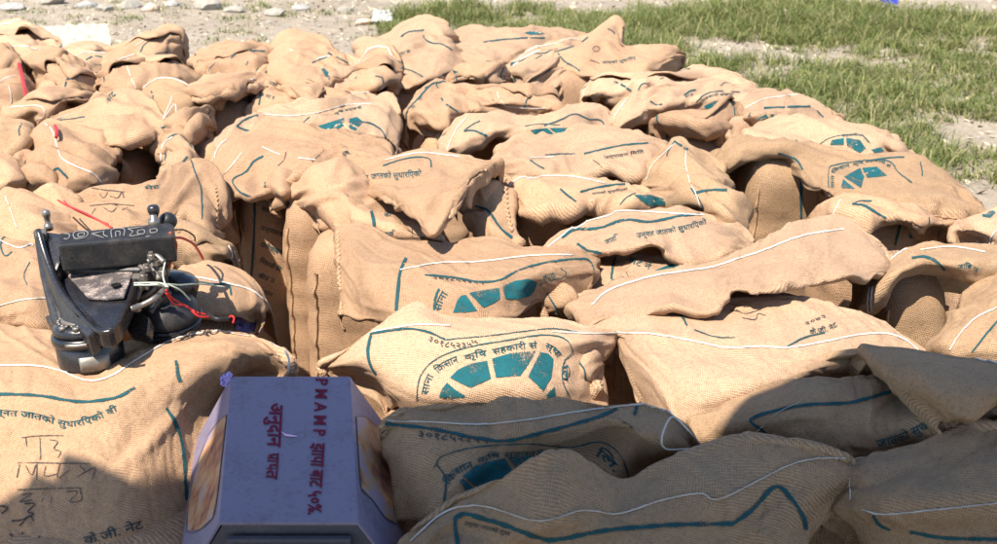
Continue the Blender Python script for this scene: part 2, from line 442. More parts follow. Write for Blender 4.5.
# ------------------------------------------------------------------ filled body of a sack
def sack_body(parent, c, wd, dp, top, yaw, mat, seed, seam=True, bulge=1.0):
    """c = (x, y) of the axis; a filled gusseted sack standing on the ground"""
    nu, nv = 72, 46; a = np.linspace(0, 2*np.pi, nu+1)
    rs = np.random.RandomState(seed); V = []; z = []; k = 3.4
    prof_t = np.linspace(0, 1, nv)
    for t in prof_t:
        zz = top*t if t < .86 else top*(.86+.14*math.sin((t-.86)/.14*math.pi/2))
        s = .93+.10*math.sin(min(t/.86, 1)*math.pi)*bulge
        if t > .86: s *= max(.02, math.cos((t-.86)/.14*math.pi/2))**.55
        z.append((zz, s))
    A, T = np.meshgrid(a, prof_t)
    Z = np.array([q[0] for q in z])[:, None]+0*A; S = np.array([q[1] for q in z])[:, None]
    ca, sa = np.cos(A), np.sin(A)
    r = (np.abs(ca)**k+np.abs(sa)**k)**(-1/k)
    X = ca*r*S*wd/2; Y = sa*r*S*dp/2
    o = rs.rand()*30
    UU = A*wd*.32
    d = .010*perlin(UU*7+o, Z*5, seed % 9)+.008*(np.abs(perlin(UU*4, Z*17+o, seed % 7))-.2)+.007*np.clip(1-np.abs(perlin(UU*4+o, Z*11, 3))*2, 0, 1)**3+.002*perlin(UU*9, Z*60, 2)
    d[:, -1] = d[:, 0]
    X = X+ca*r*d; Y = Y+sa*r*d
    cy, sy = math.cos(yaw), math.sin(yaw)
    W = np.stack([c[0]+X*cy-Y*sy, c[1]+X*sy+Y*cy, Z], -1)
    idx = np.arange(nv*(nu+1)).reshape(nv, nu+1)
    F = np.stack([idx[:-1, :-1], idx[:-1, 1:], idx[1:, 1:], idx[1:, :-1]], -1).reshape(-1, 4)
    ob = mesh('body', W.reshape(-1, 3), F, mat, parent, uv=np.stack([UU, Z], -1).reshape(-1, 2))
    bvh = BVHTree.FromPolygons(W.reshape(-1, 3).tolist(), F.tolist())
    if seam:   # pinched and over-sewn front corners
        for sg in (-1, 1):
            an = -math.pi/2+sg*math.pi/4*1.02; j = int(round(((an) % (2*np.pi))/(2*np.pi)*nu))
            line = W[3:int(nv*.9), j]; V2 = []; F2 = []
            line = cr(line, int((line[-1, 2]-line[0, 2])/.006), None)
            outv = np.array([sg*cy*.7+sy*.7, sg*sy*.7-cy*.7, 0])
            for i, p in enumerate(line):
                rr = .0042+.0022*(i % 2)+rs.rand()*.001; q = p+outv*(.002+.001*(i % 2))
                for kk in range(6):
                    t = 2*np.pi*kk/6; V2.append(q+outv*rr*math.cos(t)+np.array([-outv[1], outv[0], 0])*rr*.7*math.sin(t))
            n = len(line)
            for i in range(n-1):
                for kk in range(6): F2.append((i*6+kk, i*6+(kk+1) % 6, (i+1)*6+(kk+1) % 6, (i+1)*6+kk))
            mesh('corner_seam', V2, F2, SEAM, ob, uv=np.zeros((len(V2), 2)))
    return ob, bvh
# ------------------------------------------------------------------ ground
def sand_material():
    m, nt, b = new_mat('dry_sandy_soil', .95, spec=.1)
    geo = N(nt, 'ShaderNodeNewGeometry'); pos = geo.outputs['Position']
    n1 = noise_node(nt, pos, .8, 5, .6); n2 = noise_node(nt, pos, 9, 6, .7); n3 = noise_node(nt, pos, 60, 3, .7)
    c = mixc(nt, ramp(nt, n1.outputs[0], [(.35, (0, 0, 0)), (.65, (1, 1, 1))]).outputs[0], (.33, .28, .22), (.25, .21, .16))
    c = mixc(nt, ramp(nt, n2.outputs[0], [(.48, (0, 0, 0)), (.68, (1, 1, 1))]).outputs[0], c, (.24, .19, .14))
    c = mixc(nt, ramp(nt, n3.outputs[0], [(.5, (0, 0, 0)), (.75, (1, 1, 1))]).outputs[0], c, (.38, .34, .28))
    nt.links.new(c, b.inputs['Base Color'])
    bp = N(nt, 'ShaderNodeBump'); bp.inputs['Strength'].default_value = .9; bp.inputs['Distance'].default_value = .03
    nt.links.new(mth(nt, 'ADD', n2.outputs[0], mth(nt, 'MULTIPLY', n3.outputs[0], .4)), bp.inputs['Height'])
    nt.links.new(bp.outputs[0], b.inputs['Normal']); return m
SAND = sand_material()
def ground_h(x, y):
    x = np.asarray(x, float); y = np.asarray(y, float)
    f = np.clip((16-np.abs(y-8))/4, 0, 1)
    return (.035*perlin(x*.9+3, y*.9, 2)+.014*perlin(x*3.1, y*3.1, 4)+.006*perlin(x*11, y*11, 6)-.03)*f
def spaced(a, b, n, far): return np.concatenate([[-far, -far*.3, -60, -25], np.linspace(a, b, n), [25, 60, far*.3, far]])
gx = spaced(-9, 9, 260, 900); gy = np.concatenate([[-900, -200, -40, -8], np.linspace(-3, 20, 300), [30, 60, 200, 900]])
X, Y = np.meshgrid(gx, gy); Z = np.where((np.abs(X) < 10) & (Y > -4) & (Y < 21), ground_h(X, Y), -.03)
idx = np.arange(X.size).reshape(X.shape)
F = np.stack([idx[:-1, :-1], idx[:-1, 1:], idx[1:, 1:], idx[1:, :-1]], -1).reshape(-1, 4)
tag(mesh('ground', np.stack([X, Y, Z], -1).reshape(-1, 3), F, SAND), kind='structure')

# where grass grows, worked out on the ground from the patches seen
def inside(px, py, poly):
    c = np.zeros(px.shape, bool); n = len(poly)
    for i in range(n):
        x1, y1 = poly[i]; x2, y2 = poly[(i+1) % n]
        if y1 == y2: continue
        k = ((y1 > py) != (y2 > py)) & (px < (x2-x1)*(py-y1)/(y2-y1)+x1); c ^= k
    return c
GW = [tuple(P(x, y, 0)[:2]) for x, y in [(380, 16), (440, 6), (560, 3), (700, 6), (780, -8), (880, 8), (1000, 22), (1100, 30), (1100, 116), (1000, 124), (955, 118), (925, 128), (960, 152), (1100, 168), (1100, 205), (1010, 190), (965, 178), (880, 190), (600, 190), (480, 90), (400, 48)]]
BARE = [tuple(P(x, y, 0)[:2]) for x, y in [(684, 44), (715, 38), (760, 42), (772, 52), (730, 60), (690, 56)]]
BARE2 = [tuple(P(x, y, 0)[:2]) for x, y in [(745, 60), (800, 66), (775, 80), (740, 74)]]
rs = np.random.RandomState(5)
def scatter(n, x0, x1, y0, y1): return rs.uniform(x0, x1, n), rs.uniform(y0, y1, n)
def grass_obj(name, bx, by, hgt, mats, label, lean=1.1, wd=.0034):
    n = len(bx); bz = ground_h(bx, by)-.005
    az = rs.rand(n)*2*np.pi; h = hgt*rs.uniform(.45, 1.25, n); ln = lean*rs.uniform(.2, 1.5, n)
    dx, dy = np.cos(az), np.sin(az); wx, wy = -dy, dx
    wv = wd*rs.uniform(.6, 1.5, n)
    B = np.stack([bx, by, bz], -1); D = np.stack([dx, dy, 0*dx], -1); W = np.stack([wx, wy, 0*wx], -1)*wv[:, None]
    up = np.array([0, 0, 1.0]); hh = h[:, None]; l_ = ln[:, None]
    p1 = B+up*hh*.5+D*hh*l_*.25; p2 = B+up*hh*.85+D*hh*l_*.7; p3 = B+up*hh*(1-.25*l_**1.0)+D*hh*l_*1.25
    V = np.stack([B-W, B+W, p1-W*.9, p1+W*.9, p2-W*.6, p2+W*.6, p3], 1).reshape(-1, 3)
    k = np.arange(n)*7
    F = [np.stack([k, k+1, k+3, k+2], -1), np.stack([k+2, k+3, k+5, k+4], -1)]
    T = np.stack([k+4, k+5, k+6], -1)
    o = mesh(name, V, np.concatenate(F).tolist()+T.tolist(), mats[0], smooth=False)
    for m in mats[1:]: o.data.materials.append(m)
    mi = rs.choice(len(mats), n, p=[.45, .35, .20][:len(mats)] if len(mats) == 3 else None)
    o.data.polygons.foreach_set('material_index', np.concatenate([mi, mi, mi]).astype(np.int32)); o.data.update()
    return tag(o, label, 'grass', kind='stuff')
def leafm(name, c):
    m, nt, b = new_mat(name, .6, c, spec=.25)
    geo = N(nt, 'ShaderNodeNewGeometry'); n = noise_node(nt, geo.outputs['Position'], 1.6, 3)
    nt.links.new(mixc(nt, n.outputs[0], tuple(v*.65 for v in c), tuple(v*1.45 for v in c)), b.inputs['Base Color'])
    tr = N(nt, 'ShaderNodeBsdfTranslucent'); tr.inputs[0].default_value = (c[0]*1.5, c[1]*1.5, c[2], 1)
    mx = N(nt, 'ShaderNodeMixShader'); mx.inputs[0].default_value = .3
    nt.links.new(b.outputs[0], mx.inputs[1]); nt.links.new(tr.outputs[0], mx.inputs[2])
    nt.links.new(mx.outputs[0], nt.nodes['Material Output'].inputs[0]); return m
GM = [leafm('grass_green', (.095, .125, .033)), leafm('grass_light', (.17, .185, .06)), leafm('grass_straw', (.30, .27, .13))]
# clumps: tuft centres, then blades round them
cx, cy = scatter(8500, -1.5, 8, 2.6, 14.5)
ok = inside(cx, cy, GW) & ~inside(cx, cy, BARE) & ~inside(cx, cy, BARE2)
den = perlin(cx*.8, cy*.8, 1); ok &= den > -.5
cx, cy = cx[ok], cy[ok]; big = rs.uniform(.5, 1.5, len(cx))*(1+.5*perlin(cx*.5+9, cy*.5, 3))
per = 36; bx = np.repeat(cx, per)+rs.randn(len(cx)*per)*.06*np.repeat(big, per); by = np.repeat(cy, per)+rs.randn(len(cx)*per)*.06*np.repeat(big, per)
grass_obj('grass', bx, by, .085*np.repeat(np.clip(big, .35, 1.9)**1.5, per), GM, 'uneven green and straw coloured grass growing behind and right of the sacks')
# thin short grass spreading into the dirt
tx, ty = scatter(2600, -7, 8, 5.5, 17); p_, q_ = proj(np.stack([tx, ty, 0*tx], -1))
strip = (np.abs(q_-12-4*np.sin(p_*.02)) < 7) & (p_ > 60) | (perlin(tx*.9, ty*.9, 8) > .12)
strip &= ~inside(tx, ty, GW)
tx, ty = tx[strip], ty[strip]; per = 16
grass_obj('sparse_grass', np.repeat(tx, per)+rs.randn(len(tx)*per)*.05, np.repeat(ty, per)+rs.randn(len(tx)*per)*.05,
          np.full(len(tx)*per, .055), GM, 'sparse short grass tufts spread over the bare dirt at the back')
# straw and leaf litter on the dirt
LIT, _n, _b = new_mat('dry_litter', .9, (.50, .42, .30)); LIT2, _n, _b = new_mat('old_leaf', .9, (.22, .17, .12))
lx, ly = scatter(16000, -7, 8, 4, 16); n = len(lx); lz = ground_h(lx, ly)+.006
a = rs.rand(n)*6.28; L = rs.uniform(.01, .05, n); wv = rs.uniform(.003, .02, n); tl = rs.randn(n)*.01
dx, dy = np.cos(a), np.sin(a)
c = np.stack([lx, ly, lz], -1); D = np.stack([dx*L, dy*L, tl], -1); W = np.stack([-dy*wv, dx*wv, -tl*.5], -1)
V = np.stack([c-D, c-W, c+D, c+W], 1).reshape(-1, 3); k = np.arange(n)*4
lo = mesh('straw_litter', V, np.stack([k, k+1, k+2, k+3], -1), LIT, smooth=False); lo.data.materials.append(LIT2)
lo.data.polygons.foreach_set('material_index', (rs.rand(n) > .6).astype(np.int32))
tag(lo, 'dry straw and leaf litter strewn over the dirt', 'litter', kind='stuff')

# pebbles (uncountable) and the larger stones (things)
def rockm(name, c):
    m, nt, b = new_mat(name, .9, c)
    geo = N(nt, 'ShaderNodeNewGeometry'); n = noise_node(nt, geo.outputs['Position'], 22, 5)
    nt.links.new(mixc(nt, n.outputs[0], tuple(v*.55 for v in c), tuple(v*1.3 for v in c)), b.inputs['Base Color'])
    bp = N(nt, 'ShaderNodeBump'); bp.inputs['Distance'].default_value = .01; nt.links.new(n.outputs[0], bp.inputs['Height'])
    nt.links.new(bp.outputs[0], b.inputs['Normal']); return m
ROCK = rockm('pale_stone', (.33, .30, .25)); ROCKG = rockm('grey_stone', (.36, .34, .32)); PINK = rockm('pinkish_stone', (.62, .44, .33))
def rock_geo(seed, sub=2):
    bm = bmesh.new(); bmesh.ops.create_icosphere(bm, subdivisions=sub, radius=1)
    r = random.Random(seed); pl = [(Vector((r.gauss(0, 1), r.gauss(0, 1), r.gauss(0, 1))).normalized(), r.uniform(.55, .9)) for _ in range(9)]
    for v in bm.verts:
        for nn, dd in pl:
            e = v.co.dot(nn)-dd
            if e > 0: v.co -= nn*e*.9
    bm.verts.index_update()
    V = np.array([tuple(v.co) for v in bm.verts]); F = [tuple(v.index for v in f.verts) for f in bm.faces]; bm.free(); return V, F
rg = [rock_geo(i, 1) for i in range(6)]; V = []; F = []; b0 = 0
px_, py_ = scatter(5000, -7, 8, 4.5, 16)
for i, (x, y) in enumerate(zip(px_, py_)):
    v, f = rg[i % 6]; s = rs.uniform(.006, .022)*(1.6 if rs.rand() < .1 else 1)
    an = rs.rand()*6.28; c_, s_ = math.cos(an), math.sin(an)
    q = v*s*np.array([1.2, 1, .6]); q = np.stack([q[:, 0]*c_-q[:, 1]*s_+x, q[:, 0]*s_+q[:, 1]*c_+y, q[:, 2]], -1)
    V.append(q); F += [tuple(a+b0 for a in t) for t in f]; b0 += len(v)
V = np.concatenate(V); V[:, 2] += ground_h(V[:, 0], V[:, 1])
tag(mesh('pebbles', V, F, ROCK, smooth=False), 'small pale pebbles scattered over the dirt', 'pebbles', kind='stuff')
STN = [(12, 3, 24, ROCKG, 'grey stone at the far left corner of the dirt'),
       (50, -2, 30, ROCK, 'pale stone left of the rubble line at the top edge'), (85, 2, 26, ROCKG, 'grey stone beside the pale stones at the top left'),
       (105, 6, 20, ROCK, 'small pale stone just under the grey stone at the top left'), (128, 3, 30, ROCK, 'broad pale stone in the middle of the rubble line'),
       (150, 5, 24, PINK, 'pinkish stone in the middle of the rubble line'), (172, 0, 20, ROCKG, 'small grey stone behind the pinkish stone'),
       (208, 4, 34, ROCK, 'large pale flat stone near the right end of the rubble line'), (233, 6, 24, ROCK, 'pale stone at the right end of the rubble line'),
       (275, 9, 26, ROCK, 'flat pale stone alone on the dirt right of the rubble line'), (365, 16, 20, PINK, 'orange pink stone beside the white plastic scrap'),
       (300, 2, 20, ROCKG, 'grey stone at the top edge above the dirt'), (345, 4, 18, ROCK, 'small pale stone at the top edge near the grass')]
for i, (x, y, wpx, m, lb) in enumerate(STN):
    v, f = rock_geo(40+i, 2); p = P(x, y+4, .0); s = wpx*.5*np.linalg.norm(p-CAMP)/FPX
    q = v*s*np.array([1, .8, .42]); e = empty('stone', (p[0], p[1], 0), lb, 'stone', 'stones lying on the dirt at the back')
    bpy.data.objects.remove(e)
    o = mesh('stone', q, f, m, smooth=False); o.location = (p[0], p[1], float(ground_h(p[0], p[1]))+s*.12)
    o.rotation_euler = (0, 0, i*1.1*0.3); tag(o, lb, 'stone', 'stones lying on the dirt at the back')

# scraps
PLW, _n, _b = new_mat('white_plastic', .45, (.5, .5, .48)); CARD, _n, _b = new_mat('pale_card', .85, (.42, .37, .29))
BLUE, _n, _b = new_mat('blue_plastic', .4, (.03, .05, .42))
def crumpled(name, pts, amp, mat, label, cat, n=18, th=.004, seed=1):
    a, b, c, d = [np.array(p) for p in pts]; u = np.linspace(0, 1, n); U, V_ = np.meshgrid(u, u); U = U[..., None]; V_ = V_[..., None]
    g = (a*(1-U)+b*U)*(1-V_)+(d*(1-U)+c*U)*V_
    g[..., 2] += amp*np.abs(perlin(U[..., 0]*5, V_[..., 0]*5, seed))+amp*.5*perlin(U[..., 0]*11, V_[..., 0]*11, seed+1)
    g[..., 0] += amp*.5*perlin(U[..., 0]*4+7, V_[..., 0]*4, seed)
    idx = np.arange(n*n).reshape(n, n); F = np.stack([idx[:-1, :-1], idx[1:, :-1], idx[1:, 1:], idx[:-1, 1:]], -1).reshape(-1, 4)
    o = mesh(name, g.reshape(-1, 3), F, mat, smooth=False); md = o.modifiers.new('t', 'SOLIDIFY'); md.thickness = th
    return tag(o, label, cat)
crumpled('plastic_scrap', [P(372, 22, .02), P(393, 22, .02), P(391, 11, .03), P(374, 11, .03)], .03, PLW, 'crumpled white plastic scrap by the edge of the grass', 'scrap', seed=3)
crumpled('plastic_wrapper', [P(462, 35, .80), P(487, 36, .80), P(484, 30, .84), P(464, 29, .84)], .03, PLW, 'small white plastic wrapper showing behind the back row of sacks', 'wrapper', seed=4)
crumpled('blue_scrap', [P(880, 2, .02), P(897, 5, .02), P(899, -4, .10), P(882, -5, .10)], .05, BLUE, 'bright blue plastic scrap cut by the top edge on the dirt path', 'scrap', seed=6)
crumpled('cardboard_sheet', [P(22, 47, .84), P(112, 50, .84), P(108, 24, .88), P(30, 28, .88)], .018, CARD, 'flat cream coloured cardboard sheet lying behind the left back sacks', 'cardboard', n=24, seed=9)
sup = prism('sack_stack', [P(30, 44, .80), P(108, 47, .80), P(104, 28, .82), P(36, 30, .82)], (0, 0, -.82), JUTE[2], None, .03)
tag(sup, 'brown jute bale under the cream cardboard sheet', 'bale')

# unseen awning, added above and behind the camera to shade the front sacks
CANV, _n, _b = new_mat('added_shade_canvas', .9, (.10, .10, .12))
HC = 2.75
edge = [(-420, 430), (-60, 476), (0, 470), (18, 462), (40, 468), (62, 452), (84, 458), (120, 470), (150, 452), (172, 446), (205, 425), (226, 368), (300, 362), (352, 366), (385, 404), (440, 398), (520, 402), (600, 402), (660, 407), (700, 424), (745, 397), (800, 377), (862, 353), (960, 353), (1040, 355), (1300, 340)]  # outline of the wanted shade, carried up along the sun to shape the canvas
ew = []
for x, y in edge:
    p = P(x, y, .90 if 200 < x else .84); t = (HC-p[2])/SUN.z; ew.append(np.array([p[0]+SUN.x*t, p[1]+SUN.y*t, HC]))
n1 = 10; V = []; F = []
for p in ew:
    for j in range(n1): V.append((p[0], p[1]+(-2.6-p[1])*j/(n1-1), HC-.25*math.sin(math.pi*j/(n1-1))*0.6))
for i in range(len(ew)-1):
    for j in range(n1-1): F.append((i*n1+j, (i+1)*n1+j, (i+1)*n1+j+1, i*n1+j+1))
aw = empty('added_shade_awning', (0, -2.6, 0), 'unseen dark canvas awning on poles, added to shade the near sacks', 'awning')
o = mesh('canvas', V, F, CANV, aw); md = o.modifiers.new('t', 'SOLIDIFY'); md.thickness = .006
for x in (-3.2, 3.6): tube('added_pole', [(x, -2.6, -.1), (x, -2.6, HC)], .03, CANV, aw)
for x in (ew[0][0], ew[-1][0]): tube('added_pole', [(x, ew[0][1]-.1, -.1), (x, ew[0][1]-.1, HC)], .03, CANV, aw)
# ------------------------------------------------------------------ the sacks
SK = []
def sack(label, *sheets, body=None, bodyprint=None, m=0): SK.append((label, sheets, body, bodyprint, m))
def sh(rows, pr=(), front='lip', wr=1.0): return (rows, pr, front, wr)
S_, W_, T_, E_, H_ = 'S', 'W', 'T', 'E', 'H'
UNN = "उन्नत जातको सुधारिएको"; SAN = "साना किसान कृषि सहकारी संस्था लि."; SAN = "साना किसान कृषि सहकारी संस्था लि."
SAN = "साना "+"किसान"+" कृषि सहकारी संस्था लि."
def vis(s):
    """visual order: the short i sign stands before its consonant"""
    out = []
    for ch in s:
        if ch == 'ि' and out: out.insert(len(out)-1, ch)
        else: out.append(ch)
    return ''.join(out)

# --- nearest, in the shade
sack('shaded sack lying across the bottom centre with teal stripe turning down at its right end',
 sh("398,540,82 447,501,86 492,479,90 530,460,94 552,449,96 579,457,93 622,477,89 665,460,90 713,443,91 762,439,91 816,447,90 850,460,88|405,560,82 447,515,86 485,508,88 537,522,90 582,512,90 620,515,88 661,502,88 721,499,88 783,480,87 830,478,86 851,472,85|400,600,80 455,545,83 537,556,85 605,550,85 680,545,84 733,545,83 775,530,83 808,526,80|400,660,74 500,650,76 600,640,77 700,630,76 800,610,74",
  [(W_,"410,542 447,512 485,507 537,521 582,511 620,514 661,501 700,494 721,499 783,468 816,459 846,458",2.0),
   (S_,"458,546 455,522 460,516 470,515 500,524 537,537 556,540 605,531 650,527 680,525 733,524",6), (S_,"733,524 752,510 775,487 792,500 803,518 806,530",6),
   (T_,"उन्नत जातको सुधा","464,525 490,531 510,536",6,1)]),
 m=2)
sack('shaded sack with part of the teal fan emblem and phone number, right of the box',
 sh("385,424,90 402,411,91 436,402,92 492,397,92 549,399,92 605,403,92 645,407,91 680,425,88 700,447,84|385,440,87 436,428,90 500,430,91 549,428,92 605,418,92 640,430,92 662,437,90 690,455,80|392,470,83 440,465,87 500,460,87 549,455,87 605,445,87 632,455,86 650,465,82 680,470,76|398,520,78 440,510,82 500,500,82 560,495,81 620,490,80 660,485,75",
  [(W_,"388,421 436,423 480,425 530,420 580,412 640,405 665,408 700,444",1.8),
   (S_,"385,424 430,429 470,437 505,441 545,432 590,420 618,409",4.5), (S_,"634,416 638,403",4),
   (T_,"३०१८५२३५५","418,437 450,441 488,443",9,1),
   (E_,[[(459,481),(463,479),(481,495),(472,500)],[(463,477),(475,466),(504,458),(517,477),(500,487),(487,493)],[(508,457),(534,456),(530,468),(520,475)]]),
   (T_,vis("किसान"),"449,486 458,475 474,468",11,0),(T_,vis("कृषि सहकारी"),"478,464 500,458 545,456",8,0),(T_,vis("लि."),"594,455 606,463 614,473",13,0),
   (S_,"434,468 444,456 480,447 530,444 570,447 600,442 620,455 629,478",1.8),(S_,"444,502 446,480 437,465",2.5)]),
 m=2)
sack('shaded sack with rolled grey ragged flap over it at the right edge',
 sh("705,405,86 735,386,89 785,381,90 840,379,90 900,378,88 960,385,88 1010,390,88|695,425,85 720,420,87 780,408,90 850,405,90 900,400,89 950,410,89 1010,420,89|690,450,82 720,440,84 780,430,87 850,430,87 900,425,88 960,430,90 1010,425,91|700,460,78 760,455,80 830,455,82 880,452,83 950,440,84 1010,430,85",
  [(S_,"770,440 762,430 751,420 775,411 810,405 850,403 880,395 902,389",4.5),(W_,"745,442 775,415 800,402",.8),
   (T_,"जातको सुधारि","878,448 905,440 945,420",12,0)]),
 sh("861,346,95 900,348,96 950,354,96 1010,360,96|885,366,97 920,368,99 960,374,99 1010,380,98|905,388,96 935,392,98 970,395,98 1010,395,97|940,418,93 955,422,94 972,424,94 1010,400,94",[(W_,"975,357 997,364 1005,368",1.6)],'lip',.7),
 sh("798,374,88 822,354,92 861,346,94|806,380,86 830,362,91 868,352,94",[],'lip',.4),
 m=2)
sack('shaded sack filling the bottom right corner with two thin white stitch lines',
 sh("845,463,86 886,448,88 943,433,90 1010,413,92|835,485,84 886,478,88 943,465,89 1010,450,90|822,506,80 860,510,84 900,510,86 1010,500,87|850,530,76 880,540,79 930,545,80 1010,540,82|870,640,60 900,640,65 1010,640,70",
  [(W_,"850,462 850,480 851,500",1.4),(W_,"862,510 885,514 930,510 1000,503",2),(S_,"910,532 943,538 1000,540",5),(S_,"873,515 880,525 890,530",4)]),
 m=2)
sack('large tan sack in the bottom left corner with handwriting in black marker',
 sh("-15,318,84 40,330,84 90,345,84 140,340,87 190,332,90 235,330,92 272,342,92 290,362,90|-15,350,86 40,355,88 90,368,88 140,352,91 190,343,93 235,340,94 270,352,92 288,370,88|-15,385,87 40,390,89 90,398,89 140,385,90 180,370,91 215,362,91 245,362,89 265,370,85|-15,430,83 50,430,85 110,430,86 160,415,85 190,400,84 210,400,82 225,390,82|-15,490,76 50,490,79 110,490,80 160,480,78 190,470,76 206,450,76|-15,640,58 50,640,61 110,640,62 160,640,60 190,620,60 200,560,62",
  [(W_,"-5,366 34,366 60,371 87,381 112,376 143,356 179,338 230,330 262,336 285,350 289,368",2.2),
   (S_,"-5,394 40,396 80,402 115,398 135,388",4),(S_,"176,361 178,375 180,382",5),(S_,"166,408 176,425 183,450 185,480 187,500",5),
   (T_,UNN+" बी","-12,415 30,418 68,427 95,421 118,411",9,0),
   (T_,vis("के.जी. नेट"),"85,545 105,540 144,528",12,1),
   (H_,["22,438 40,436 64,436","26,438 27,447","40,438 41,456 40,460","50,440 58,442 54,449 61,452 58,458","18,463 40,463 90,464","20,464 17,478","26,466 32,475 36,465","37,464 37,480","46,466 45,476 58,474","60,464 58,478 70,470","80,466 85,472 76,478 95,468 92,480","18,490 50,489 82,488","22,495 32,494 20,502 33,500","44,498 42,502","52,497 51,503","66,492 78,492 70,502 82,500 80,488"],1.3),
   (H_,["25,504 35,504 28,512 34,514 22,520 12,521","20,526 30,516 34,522","10,534 22,545","24,532 12,546","40,536 38,545 46,540","0,506 8,508 2,514"],2.4)],'drop',.8),
 m=0)

# --- lit sacks of the middle
sack('broad lit sack right of centre with a long white stitch line and folded back hem',
 sh("560,300,84 605,285,87 650,272,90 700,262,92 745,245,93 777,229,94 811,217,95 845,219,94 872,240,92 889,262,90|580,315,85 620,300,89 670,288,92 720,280,94 770,268,95 811,255,96 845,250,95 880,262,93 892,270,90|590,330,84 640,315,89 680,308,92 711,309,93 735,291,95 756,296,95 789,289,95 836,275,95 862,278,93 885,276,90",
  [(W_,"592,305 610,290 650,277 680,272 713,267 740,258 760,252 790,240 811,234 844,229",2.4)],'lip',.8),
 m=1)
sack('broad lit sack in front of the folded hem, its lower edge meeting the shaded sacks',
 sh("585,322,84 620,312,87 680,300,89 740,298,90 800,298,90 836,306,89 874,317,88 925,350,86|600,334,86 650,330,90 720,325,91 780,322,91 830,326,91 875,332,90 920,352,87|615,338,86 650,355,90 700,362,91 760,358,92 820,350,92 870,350,90 915,358,87|628,368,84 660,385,88 700,395,89 760,385,90 820,370,90 870,362,89 915,364,86|640,400,80 662,415,83 690,420,85 735,405,86 790,388,87 850,375,86 915,372,84",
  [(W_,"588,330 620,333 650,334 680,339 701,343 726,348 760,347 789,348 830,341 860,335 887,334 905,340 918,350",2.2),
   (S_,"679,301 680,312 687,326",2.6),(S_,"694,330 715,337 735,338",1.4),(S_,"787,347 805,338 825,333",2.4),(T_,"के.जी. नेट","810,335 830,331 838,326",7,1),
   (H_,["728,304 745,307 750,306","736,310 745,314 760,310","730,310 740,312","742,318 755,320 758,314 766,316"],1.1),(T_,"२०७२","806,326 815,322 826,318",5,2)],'drop',.8),
 m=1)
EM = [[(439,397),(442,389),(447,383),(454,389),(467,397),(452,398)],[(450,378),(458,370),(470,364),(487,361),(491,379),(481,383),(470,388)],
      [(492,359),(512,353),(536,351),(528,365),(520,376),(505,377),(496,378)],[(540,352),(548,354),(553,359),(552,370),(551,378),(543,391),(535,383),(528,377)],[(554,387),(555,398),(545,396)]]
sack('lit sack whose whole teal fan emblem faces out, just above the shaded sacks',
 sh("320,362,84 345,348,87 368,333,89 398,313,91 418,304,92 446,318,91 506,319,91 552,318,91 590,327,90 617,332,88|330,370,82 360,358,88 400,338,91 440,335,93 500,335,93 545,333,93 585,340,91 612,343,87|350,374,81 380,375,86 420,365,89 480,360,91 540,355,91 572,358,88 600,355,86|375,385,80 395,395,83 430,395,86 490,392,87 545,390,87 575,392,84 605,385,80|388,405,76 420,415,80 490,420,80 550,420,80 605,415,76",
  [(E_,EM),(T_,vis("साना"),"428,395 430,385 434,376",10,0),(T_,vis("किसान"),"438,374 447,367 459,362",10,0),(T_,vis("कृषि"),"465,361 475,358 487,356",8.5,0),
   (T_,vis("सहकारी सं"),"493,355 515,350 537,348",8.5,0),(T_,vis("स्था"),"544,348 552,352 557,358",9,0),(T_,vis("लि."),"561,366 563,376 562,384",8,0),
   (S_,"417,401 418,386 422,374 431,363 447,354 475,346 505,341 535,336 555,336 567,341 572,352 564,362 562,380 568,395",1.6),
   (S_,"370,334 390,331 410,329 430,333 445,340",3.0),(S_,"445,340 490,336 530,331 555,329 580,333",1.2),(S_,"371,335 368,350 370,364 376,374",4),
   (T_,"३०१८५२३५५","428,341 445,347 465,348 478,343",8,1),(W_,"372,332 395,328 420,325 450,326",1.8),(W_,"552,332 590,334 617,333",1.6)],'lip',.55),
 sh("562,352,88 580,345,89 598,352,87 604,370,82|566,375,83 580,372,86 596,378,84|570,400,78 585,400,80 602,400,77",[(S_,"574,355 584,370 585,388",2.5)],'drop'),
 m=1)
EM4 = [[(453,313),(457,301),(461,296),(466,295),(477,311),(465,313)],[(469,293),(485,290),(499,288),(500,299),(492,304),(483,308)],[(502,286),(515,281),(528,279),(537,282),(535,290),(530,296),(518,299),(505,299)]]
sack('lit sack with a tilted teal emblem and overstitched left edge, behind the whole emblem sack',
 sh("335,230,88 356,222,91 395,238,90 440,240,90 490,232,91 530,245,90 570,250,90 600,258,88|336,255,88 365,258,92 410,262,91 460,270,91 510,268,92 550,266,92 596,270,89|338,285,85 370,290,89 410,292,90 455,290,91 505,282,92 545,278,91 590,282,87|340,315,81 375,320,84 410,325,86 455,320,87 510,315,86 545,305,84 575,310,80 590,320,76",
  [(E_,EM4),(T_,vis("साना"),"440,312 443,303 448,294",10,0),(S_,"434,311 435,300 439,289",3),(T_,"संस्था","543,281 552,279 556,276",8,0),
   (S_,"406,258 400,272 398,290 396,311",4.5),(S_,"425,275 455,278 480,282 500,280 520,270 550,262 582,259 590,262 594,270",2.6),
   (T_,"३०१८५२३५५","433,279 460,282 484,285",4,1),(S_,"538,285 552,280 562,278 566,273 560,268",1.2),(W_,"400,270 440,263 480,262 530,256 572,255",1.5),
   ("B","338,232 339,260 340,290 342,316",3)],'lip',.8),
 sh("540,292,86 560,284,88 575,292,87 580,310,83|545,310,82 560,308,84 572,312,82|548,322,76 560,322,78 572,322,76",[(S_,"546,292 554,304 560,316",2)],'drop'),
 body=[(300,420,250,.84,.28,.1,1)], m=0)
